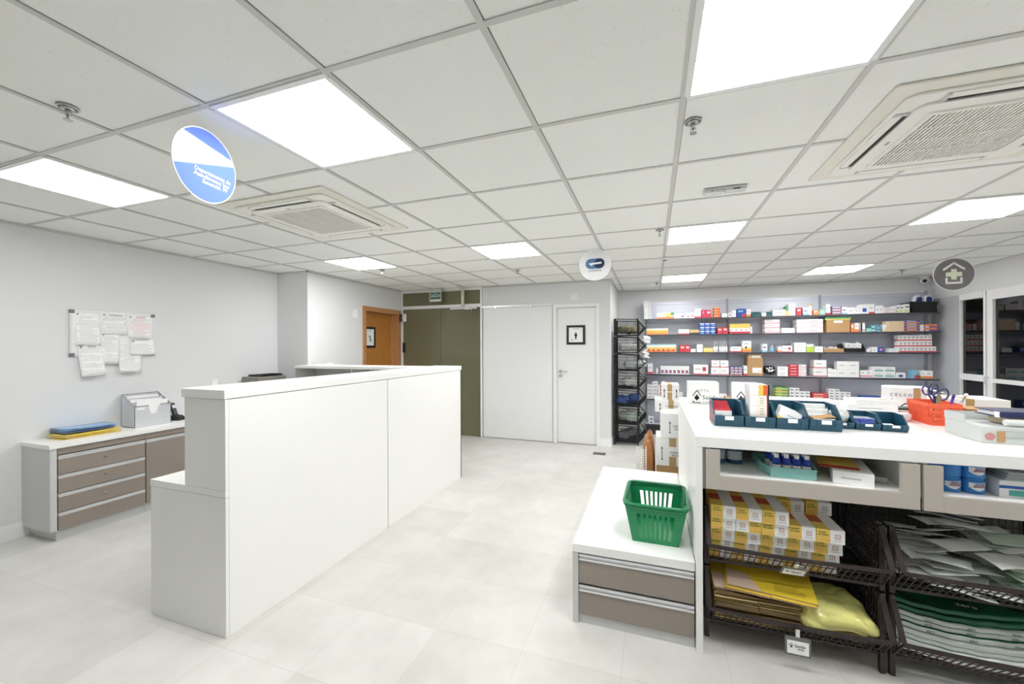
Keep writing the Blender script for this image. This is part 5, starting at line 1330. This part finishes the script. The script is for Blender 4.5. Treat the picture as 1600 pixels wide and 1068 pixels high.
# bin contents
for k in range(6):
    carton('medicine_pack', ('front' if k == 0 else ORD[k]) + ' red and white flat pack standing in the leftmost blue bin', (.372, 2.505 + k * .030, IZ + .005), .088 + .003 * (k % 2), .024, .078 + k * .0075, 'red' if k else 'wr', 0, 'red packs in the leftmost blue bin', 'pack').rotation_euler = (-.12, 0, 0)
twr = MB(); TO = [mat('tower_yellow', (246, 208, 96), .4), mat('tower_orange', (226, 108, 60), .4), mat('tower_peach', (250, 238, 226), .4)]
for k in range(4):
    t = thing('medicine_box', ['lowest', 'second', 'third', 'topmost'][k] + ' yellow-edged white carton of the tower in the second bin', 'box', (.545, 2.505, IZ + .005 + k * .057), 0, 'tower of cartons in the second bin')
    w_ = .082 if k < 3 else .088
    MB().box(-w_ / 2, w_ / 2, 0, .12, 0, .056).build('body', W_(), t, .001)
    m = MB()
    if k == 3: m.box(0, .022, -.0006, 0, 0, .056, TO[0]); m.box(.022, w_ / 2, -.0006, 0, 0, .056, TO[1])
    else:
        m.box(-.012, .028, -.0006, 0, 0, .056, TO[2]); m.box(w_ / 2 - .003, w_ / 2 + .0006, -.0006, .12, 0, .056, TO[1])
        for q in range(3): m.box(.006, .024, -.001, -.0006, .012 + q * .013, .016 + q * .013, GREYINK)
    m.box(w_ / 2 + .0006, w_ / 2 + .008, .0, .119, 0, .055, mat('tower_black', (40, 36, 40), .5)); m.build('print', None, t)
for k in range(5):
    t = thing('medicine_pack', ('front' if k == 0 else ORD[k]) + ' white pack with yellow and blue corners leaning in the third bin', 'pack', (.680 + k * .006, 2.506 + k * .03, IZ + .012), 0, 'slanted packs in the third bin'); t.rotation_euler = (-.35, .42, 0)
    MB().box(-.062, .05, 0, .014, 0, .09).build('body', W_(), t, .001)
    m = MB().prism([(-.0621, 0), (.01, 0), (-.03, .035), (-.0621, .045)], 'y', -.0006, 0, cm('y')); m.prism([(-.0621, 0), (-.03, 0), (-.0621, .02)], 'y', -.0011, -.0006, TO[1]); m.prism([(.012, 0), (.0501, 0), (.0501, .028), (.03, .02)], 'y', -.0006, 0, cm('b'))
    m.cyl((-.018, -.0006, .018), (-.018, -.0015, .018), .009, m=cm('k'), n=20); m.box(-.02, .02, -.0007, 0, .058, .062, GREYINK)
    m.box(.046, .0502, -.0008, .0142, .028, .09, cm('navy')); m.build('print', None, t)
for k in range(3):
    carton('medicine_pack', ['front', 'middle', 'back'][k] + ' white pack standing in the fourth bin', (.832 + .004 * k, 2.56 + k * .045, IZ + .005), .11, .03, .072 + k * .022, 'w', 0, 'white packs in the fourth bin', 'pack')
t = thing('kraft_packet', 'folded brown kraft packet tucked in the fourth bin', 'packet', (.845, 2.508, IZ + .052), .1)
MB().sheet(-.05, .052, 0, .05, lambda x, y: .012 + .006 * math.sin(x * 40) + y * .15, .004, 10, 4).build('fold', KRAFT, t); MB().box(-.045, .05, -.004, .03, -.03, .010).build('white_pack', PAPER, t, .002)
cl = mat('clear_crinkle', (218, 222, 220), .15, var=.12, scale=30, bump=.5, bscale=60, coat=.6)
o = MB().blob((0, 0, 0), (.045, .05, .045), 51, .25, cl, 24, 14, .6).build('clear_bag', None); o.location = (.95, 2.665, IZ + .06); tag(o, 'crinkled clear bag standing in the half-hidden small bin', 'bag')
bl = mat('blister_blue', (64, 84, 170), .15, .3, var=.3, scale=60, bump=.4, bscale=90, coat=.6)
for k in range(4):
    t = thing('blister_pack', ['front', 'second', 'third', 'back'][k] + ' shiny blue blister pack in the small bin', 'pack', (1.066, 2.625 + k * .022, IZ + .008), 0, 'blue blister packs'); t.rotation_euler = (-.3, 0, 0)
    MB().box(-.042, .042, 0, .004, 0, .05).build('foil', bl, t, .001); MB().box(-.046, .046, .004, .006, -.002, .053).build('clear_edge', cl, t, .001)
o = MB().box(-.035, .03, 0, .05, 0, .003).build('white_card', PAPER); o.location = (1.168, 2.615, IZ + .02); o.rotation_euler = (.15, 0, .1); tag(o, 'blank white card lying in the rightmost small bin', 'card')
# flat white cartons behind the bins
FC = [(.90, 3.06, .34, .20, .036, 0), (.885, 3.07, .34, .20, .034, .02), (1.23, 3.05, .22, .2, .05, -.02), (1.235, 3.05, .24, .19, .04, .03)]
zz = [IZ, IZ + .0365, IZ, IZ + .0505]
nm = ['lower white flat carton behind the large bins', 'upper white flat carton behind the large bins', 'lower white flat carton behind the small bins', 'upper white flat carton behind the small bins']
for k, (x, y, w_, d_, h_, r_) in enumerate(FC):
    carton('white_carton', nm[k], (x, y - d_ / 2, zz[k]), w_, d_, h_, 'w', r_, None, 'carton')
t = thing('white_carton', 'long low white carton topmost behind the large bins', 'carton', (.90, 2.98, IZ + .071), -.04); MB().box(-.17, .18, 0, .17, 0, .03).build('body', W_(), t, .002); MB().box(-.13, .05, -.0006, 0, .018, .0205).build('print', GREYINK, t)
t = thing('white_carton', 'white carton with a small tan label behind the small bins', 'carton', (1.27, 2.985, IZ + .091), .05); MB().box(-.11, .10, 0, .15, 0, .026).build('body', W_(), t, .002); MB().box(.02, .08, .02, .07, .026, .0265).build('name_label', TAPE, t)
# Saúde cartons
def saude(x, y, w_, h_, d_, lab, side=True, rz=0):
    t = thing('logo_carton', lab, 'carton', (x, y, IZ), rz)
    MB().box(-w_ / 2, w_ / 2, 0, d_, 0, h_).build('body', W_(), t, .002)
    m = MB(); cx = -w_ * .15
    m.bar((cx - .045, -.001, h_ * .36), (cx - .015, -.001, h_ * .62), .006, .001, None, (0, 1, 0)).bar((cx + .015, -.001, h_ * .36), (cx - .015, -.001, h_ * .62), .006, .001, None, (0, 1, 0))
    m.box(cx - .023, cx - .007, -.0012, 0, h_ * .16, h_ * .42).box(cx - .032, cx + .002, -.0012, 0, h_ * .22, h_ * .34)
    m.box(cx - .045, cx - .035, -.0012, 0, h_ * .06, h_ * .12).box(cx - .045, cx + .012, -.0012, 0, h_ * .04, h_ * .07)
    m.mats = [INK]
    if side: m.text('Saúde', .046, FRONT(cx + .078, -.0006, h_ * .30), INK).text('C E N T E R', .017, FRONT(cx + .07, -.0006, h_ * .07), INK).text('VITTA', .030, FRONT(cx + .03, -.0006, h_ * .60), GREYINK)
    else:
        for q in range(3): m.box(cx + .02, cx + .05, -.0012, 0, h_ * (.1 + q * .14), h_ * (.12 + q * .14), INK)
        m.box(cx + .05, cx + .07, -.0012, 0, h_ * .72, h_ * .78, GREYINK)
    m.build('print', None, t)
saude(.37, 3.40, .215, .165, .16, 'white carton with house logo and lettering at the island back corner')
saude(.665, 3.40, .17, .165, .12, 'white carton with house logo behind the tower of cartons', False)
t = thing('green_tape_dispenser', 'small dark green wedge leaning by the second logo carton', 'wedge', (.60, 2.93, IZ)); MB().prism([(-.04, .0), (.06, 0), (.03, .10), (-.045, .112), (-.04, .09)], 'y', 0, .03).build('body', mat('dark_green', (20, 74, 62), .4), t, .003)
t = thing('celso_carton', 'large white carton with CELSO lettering, tape strip and open flaps', 'carton', (1.520, 3.258, IZ), -.41)
MB().box(-.105, .105, 0, .22, 0, .168).build('body', W_(), t, .002)
m = MB().poly([(-.105, 0, .169), (.105, 0, .169), (.11, .12, .180), (-.09, .11, .178)], W_()); m.poly([(.106, 0, .168), (.106, .22, .168), (.19, .20, .14), (.18, .02, .15)], W_()); m.build('flap', None, t)
MB().box(.045, .078, -.001, 0, .0, .168).box(.045, .078, 0, .11, .1712, .1722).build('tape', TAPE, t)
m = MB().text('C E L S O', .026, FRONT(-.012, -.001, .125), INK)
m.bar((-.02, -.001, .045), (.01, -.001, .075), .006, .001, INK, (0, 1, 0)).bar((.04, -.001, .045), (.01, -.001, .075), .006, .001, INK, (0, 1, 0)).box(.0, .015, -.0012, 0, .025, .04, GREYINK)
for x in (-.085, -.055): m.box(x - .0015, x + .0015, -.0012, 0, .06, .10, INK)
m.box(-.08, -.06, -.0012, 0, .06, .062, GREYINK).box(-.08, -.06, -.0012, 0, .07, .072, GREYINK); m.build('print', None, t)
o = MB().box(-.11, .02, 0, .09, 0, .012).build('green_pad', mat('pad_green', (36, 84, 74), .4), None, .002); o.location = (1.49, 3.095, IZ + .0505); tag(o, 'flat dark green pad in front of the CELSO carton', 'pad')
t = thing('clear_pack', 'clear plastic-wrapped pack between small bins and orange basket', 'pack', (1.33, 3.0, IZ))
CLP = mat('clear_wrap', (240, 240, 243), .12, var=.03, bump=.4, bscale=40, coat=.6)
MB().blob((0, 0, .024), (.062, .065, .024), 61, .12, CLP, 40, 24, .22).build('wrap', None, t); t.location = (1.37, 3.04, IZ)
o = MB().box(-.12, .03, 0, .10, 0, .05).build('white_carton', W_(), None, .002); o.location = (1.49, 3.09, IZ); tag(o, 'white carton under the dark green pad', 'carton')
# orange woven basket
OR = mat('orange_plastic', (242, 108, 72), .4, var=.05)
t = thing('orange_basket', 'orange woven plastic basket holding scissors on the island', 'basket', (1.515, 2.872, IZ), -.06)
m = MB(); hw, hd, H = .056, .10, .124
def obp(a, z, side):
    k = z / H; hx = hw + .016 * k; hy = hd + .02 * k
    if side == 'f': return (hx * a, -.012 * k, z)
    if side == 'b': return (hx * a, 2 * hd + .012 * k, z)
    s_ = -1 if side == 'l' else 1; return (hx * s_, -.012 * k + (2 * hd + .024 * k) * (a + 1) / 2, z)
for sd, n in (('f', 9), ('b', 9), ('l', 12), ('r', 12)):
    for k in range(n):
        a0, a1 = -1 + 2 * k / n, -1 + 2 * (k + 1) / n
        for r_ in range(7):
            z0, z1 = H * (r_ + .1) / 7, H * (r_ + 1) / 7
            if r_ < 6:
                m.bar(obp(a0, z0, sd), obp(a1, z1, sd), .0035, .008, None, (0, -1, 0) if sd in 'fb' else (1, 0, 0)).bar(obp(a1, z0, sd), obp(a0, z1, sd), .0035, .008, None, (0, -1, 0) if sd in 'fb' else (1, 0, 0))
    for z0 in (.004, H * .3, H * .58, H - .012): m.bar(obp(-1, z0, sd), obp(1, z0, sd), .004, .012 if z0 < H * .7 else .022)
m.box(-hw, hw, 0, 2 * hd, 0, .004); m.build('body', OR, t)
for k, (x, y, r_, c_, lab, ang) in enumerate(((1.49, 2.93, .026, (70, 76, 120), 'dark blue-handled scissors standing in the orange basket', .2), (1.545, 2.96, .020, (88, 78, 150), 'violet-handled scissors standing in the orange basket', -.25))):
    t = thing('scissors', lab, 'scissors', (x, y, IZ + .02)); t.rotation_euler = (0, ang, 0)
    hm = mat('scissor_handle_%d' % k, c_, .35); m = MB()
    for s_ in (-1, 1):
        cx = s_ * (r_ * .95); cz = .155 + (0.02 if s_ < 0 else 0)
        m.tube([(cx + r_ * .8 * math.cos(a) , .0, cz + r_ * 1.25 * math.sin(a)) for a in [2 * PI * q / 18 for q in range(18)]], .0045, closed=True)
        m.bar((cx * .8, 0, cz - r_ * 1.1), (0, 0, .09), .008, .006)
    m.build('handles', hm, t); MB().bar((-.004, 0, .10), (.003, 0, 0), .010, .002, None, (0, 1, 0)).bar((.004, .002, .10), (-.003, .002, 0), .010, .002, None, (0, 1, 0)).build('blades', CHROME, t)
t = thing('marker_pen', 'violet marker pen standing in the orange basket', 'pen', (1.55, 2.93, IZ + .01)); t.rotation_euler = (0, .25, 0); MB().cyl((0, 0, 0), (0, 0, .14), .006, n=12).build('barrel', mat('violet', (110, 70, 190), .3), t); MB().cyl((0, 0, .14), (0, 0, .165), .0065, n=12).build('cap', mat('violet_cap', (80, 60, 170), .3), t)
t = thing('tape_cutter', 'olive-handled cutter standing in the orange basket', 'cutter', (1.505, 2.915, IZ + .01)); t.rotation_euler = (0, .08, 0); MB().box(-.009, .009, -.006, .006, 0, .155).build('handle', mat('olive', (150, 148, 120), .5), t, .003); MB().box(-.006, .006, -.002, .002, .155, .175).build('blade', CHROME, t)
t = thing('steel_punch', 'steel rod with white tip leaning in the orange basket', 'rod', (1.60, 2.98, IZ + .02)); t.rotation_euler = (0, .45, 0); MB().cyl((0, 0, 0), (0, 0, .15), .005, n=10).build('rod', CHROME, t); MB().blob((0, 0, .158), (.009, .009, .012), 1, 0, PAPER, 12, 8, 1).build('tip', None, t)
# right back cartons
t = thing('white_carton', 'wide white carton with brown tape behind the orange basket', 'carton', (1.88, 3.25, IZ), -.05)
MB().box(-.14, .14, 0, .25, 0, .112).build('body', W_(), t, .002); m = MB().box(-.06, -.02, -.0008, 0, .06, .112); m.box(-.06, -.02, 0, .25, .112, .1128); m.build('tape', TAPE, t)
t = thing('open_carton', 'open brown carton with flaps lying behind the grey storage box', 'carton', (1.93, 2.82, IZ), -.12)
H2 = .075
m = MB().box(-.26, .30, 0, .22, 0, .003).box(-.26, .30, 0, .003, .003, H2).box(-.26, .30, .217, .22, .003, H2).box(-.26, -.257, .003, .217, .003, H2).box(.297, .30, .003, .217, .003, H2)
m.build('body', KRAFT, t)
for a, b, rx in (((-.26, .217, H2), (.30, .217, H2), .12),):
    mm = MB().poly([(-.26, .22, H2), (.30, .22, H2), (.28, .34, H2 + .004), (-.24, .34, H2 + .004)]); mm.poly([(-.26, 0, H2), (-.26, .22, H2), (-.34, .2, H2 + .03), (-.34, .02, H2 + .03)]); mm.poly([(-.25, 0, H2), (.30, 0, H2), (.28, -.10, H2 + .02), (-.23, -.10, H2 + .02)]); mm.build('flap', KRAFT, t)
MB().box(-.02, .03, .218, .2215, .03, H2).build('tape', INK, t)
# grey storage box with blue binder on top
t = thing('storage_box', 'pale grey folded storage box at the right front of the island', 'box', (1.66, 2.435, IZ), 0)
GB_ = mat('pale_grey_card', (206, 210, 208), .45, var=.02)
m = MB().prism([(-.245, .0), (.28, 0), (.28, .24), (-.245, .24)], 'z', 0, .075)
m.build('body', GB_, t, .002)
m = MB().prism([(-.25, .19), (-.255, .0), (-.20, .0), (-.12, .0)], 'z', .076, .08); m.bm.clear()
m.poly([(-.246, .0, .075), (-.246, .24, .075), (-.246, .24, .110), (-.246, .09, .102)]).poly([(-.245, .2405, .075), (.28, .2405, .075), (.28, .2405, .112), (-.245, .2405, .112)])
m.poly([(-.244, .24, .110), (-.244, .08, .100), (-.14, .07, .079)]).build('flap', GB_, t)
bpy.data.objects.remove(bpy.data.objects[t.children[-1].name])
m = MB().prism([(-.247, .075), (-.247, .112), (-.243, .112), (-.243, .075)], 'y', .10, .24)
m.prism([(.238, .075), (.242, .075), (.242, .112), (.238, .112)], 'x', -.243, .28).build('raised_edge', GB_, t)
m = MB().box(-.17, .28, -.004, 0, .028, .058); m.build('label_strip', mat('strip_grey', (186, 192, 190), .4), t, .001)
MB().box(-.19, -.165, -.0045, -.0005, .008, .056).build('wood_end', KRAFT, t); m = MB().cyl((-.215, -.0005, .03), (-.215, -.0025, .03), .017, n=20); m.build('sticker', mat('sticker_red', (196, 140, 140), .5), t)
t = thing('rolled_sleeve', 'white rolled sleeve lying along the top of the grey storage box', 'roll', (1.70, 2.46, IZ + .0925)); MB().cyl((-.19, 0, 0), (.24, 0, 0), .0155, n=20).build('roll', mat('roll_white', (226, 228, 226), .35), t, .003)
t = thing('wooden_strip', 'thin tan strip lying between the blue binder and white roll', 'strip', (1.70, 2.487, IZ + .0765)); MB().box(-.16, .24, 0, .12, 0, .034).build('strip', mat('tan_strip', (204, 186, 156), .6), t, .003)
t = thing('blue_binder', 'navy blue binder lying on top of the grey storage box', 'binder', (1.69, 2.475, IZ + .112)); MB().box(-.19, .25, 0, .15, 0, .004).box(-.19, .25, 0, .15, .024, .028).box(-.19, .25, 0, .006, .004, .024).build('cover', mat('binder_navy', (42, 48, 92), .4), t, .002)
MB().box(-.18, .24, .008, .146, .005, .023).build('pages', PAPER, t); MB().box(-.194, -.186, .0, .02, .0, .026).build('clips', PAPER, t)

# ------------------------------------------------------------------ carton pile behind the plinth
def big_carton(x, y, z, w_, d_, h_, rz, lab, txt, marks=True, tape=(0, .5), tw_=.03, m_=None, arrows=((-.35, 1), (.35, 1))):
    t = thing('shipping_carton', lab, 'carton', (x, y, z), rz)
    MB().box(-w_ / 2, w_ / 2, 0, d_, 0, h_).build('body', m_ or W_(), t, .002)
    m = MB()
    for a, b in tape: m.box(-tw_ / 2 + a[0], tw_ / 2 + a[0], -.001, 0, a[1] * h_, b * h_)
    m.box(-tw_ / 2 + tape[0][0][0], tw_ / 2 + tape[0][0][0], 0, d_, h_, h_ + .001); m.build('tape', TAPE, t)
    m = MB()
    if marks:
        for a, b in arrows:
            x_ = a * w_; z0, z1 = h_ * .22, h_ * .62
            m.box(x_ - .003, x_ + .003, -.001, 0, z0, z1); m.prism([(x_ - .009, z1 - .006), (x_ + .009, z1 - .006), (x_, z1 + .014)], 'y', -.001, 0); m.prism([(x_ - .009, z0 - .006), (x_ + .009, z0 - .006), (x_, z0 + .014)], 'y', -.001, 0)
        m.mats = [INK]
        for k, s_ in enumerate(txt): m.text(s_, .024, FRONT(0, -.0016, h_ * .48 - k * .026), INK)
        m.build('print', None, t)
    return t
y0 = 3.95
big_carton(.20, y0, .0, .34, .30, .42, 0, 'brown carton at the foot of the pile behind the plinth', (), False, (((.02, .55), .8),), .06, KRAFT)
big_carton(.20, y0 - .01, .421, .345, .30, .26, 0, 'white carton with arrows resting on the brown carton', ('CUIDADO', 'FRÁGIL'), True, (((-.03, .0), .33), ((-.03, .68), 1.0)), .06)
big_carton(.225, y0 - .03, .682, .31, .30, .225, 0, 'white carton with one arrow, third up in the pile', ('CUIDADO', 'FRÁGIL'), True, (((.02, .0), .25), ((.02, .68), 1.0)), .05, None, ((-.25, 1),))
big_carton(.17, y0 + .03, .908, .30, .28, .11, 0, 'white carton with arrows under the topmost one', ('CUIDADO',), True, (((-.01, .3), 1.0),), .045)
big_carton(.155, y0 + .04, 1.019, .15, .24, .145, 0, 'topmost white carton of the pile, taped, beside the island', (), True, (((-.005, .0), .5), ((-.005, .55), 1.0)), .04)
t = thing('brown_bag', 'glossy orange-brown bag squeezed beside the carton pile', 'bag', (-.038, 4.02, .02))
MB().blob((0, .10, .335), (.058, .12, .315), 73, .13, mat('brown_film', (168, 112, 60), .25, var=.15, scale=9, bump=.5, bscale=20, coat=.4), 26, 20, .6).build('bag', None, t)
t = thing('wire_crate', 'white wire crate end standing left of the carton pile', 'crate', (-.10, 3.84, 0))
m = MB()
for k in range(26): m.bar((-.04, 0, .02 + k * .022), (.04, 0, .02 + k * .022), .004)
for x in (-.04, -.02, 0, .02, .04): m.bar((x, 0, 0), (x, 0, .58), .005)
for y in (0, .12):
    for x in (-.04, .04): m.bar((x, y, 0), (x, y, .58), .008)
for z in (.02, .57):
    for x in (-.04, .04): m.bar((x, 0, z), (x, .12, z), .006)
m.build('frame', mat('crate_white', (232, 232, 232), .4), t)
o = MB().box(-.04, .03, 0, .2, 0, .16).build('white_carton', W_(), None, .002); o.location = (.36, 3.99, .908 + .0); tag(o, 'small white carton at the right of the pile top, by the island corner', 'carton')
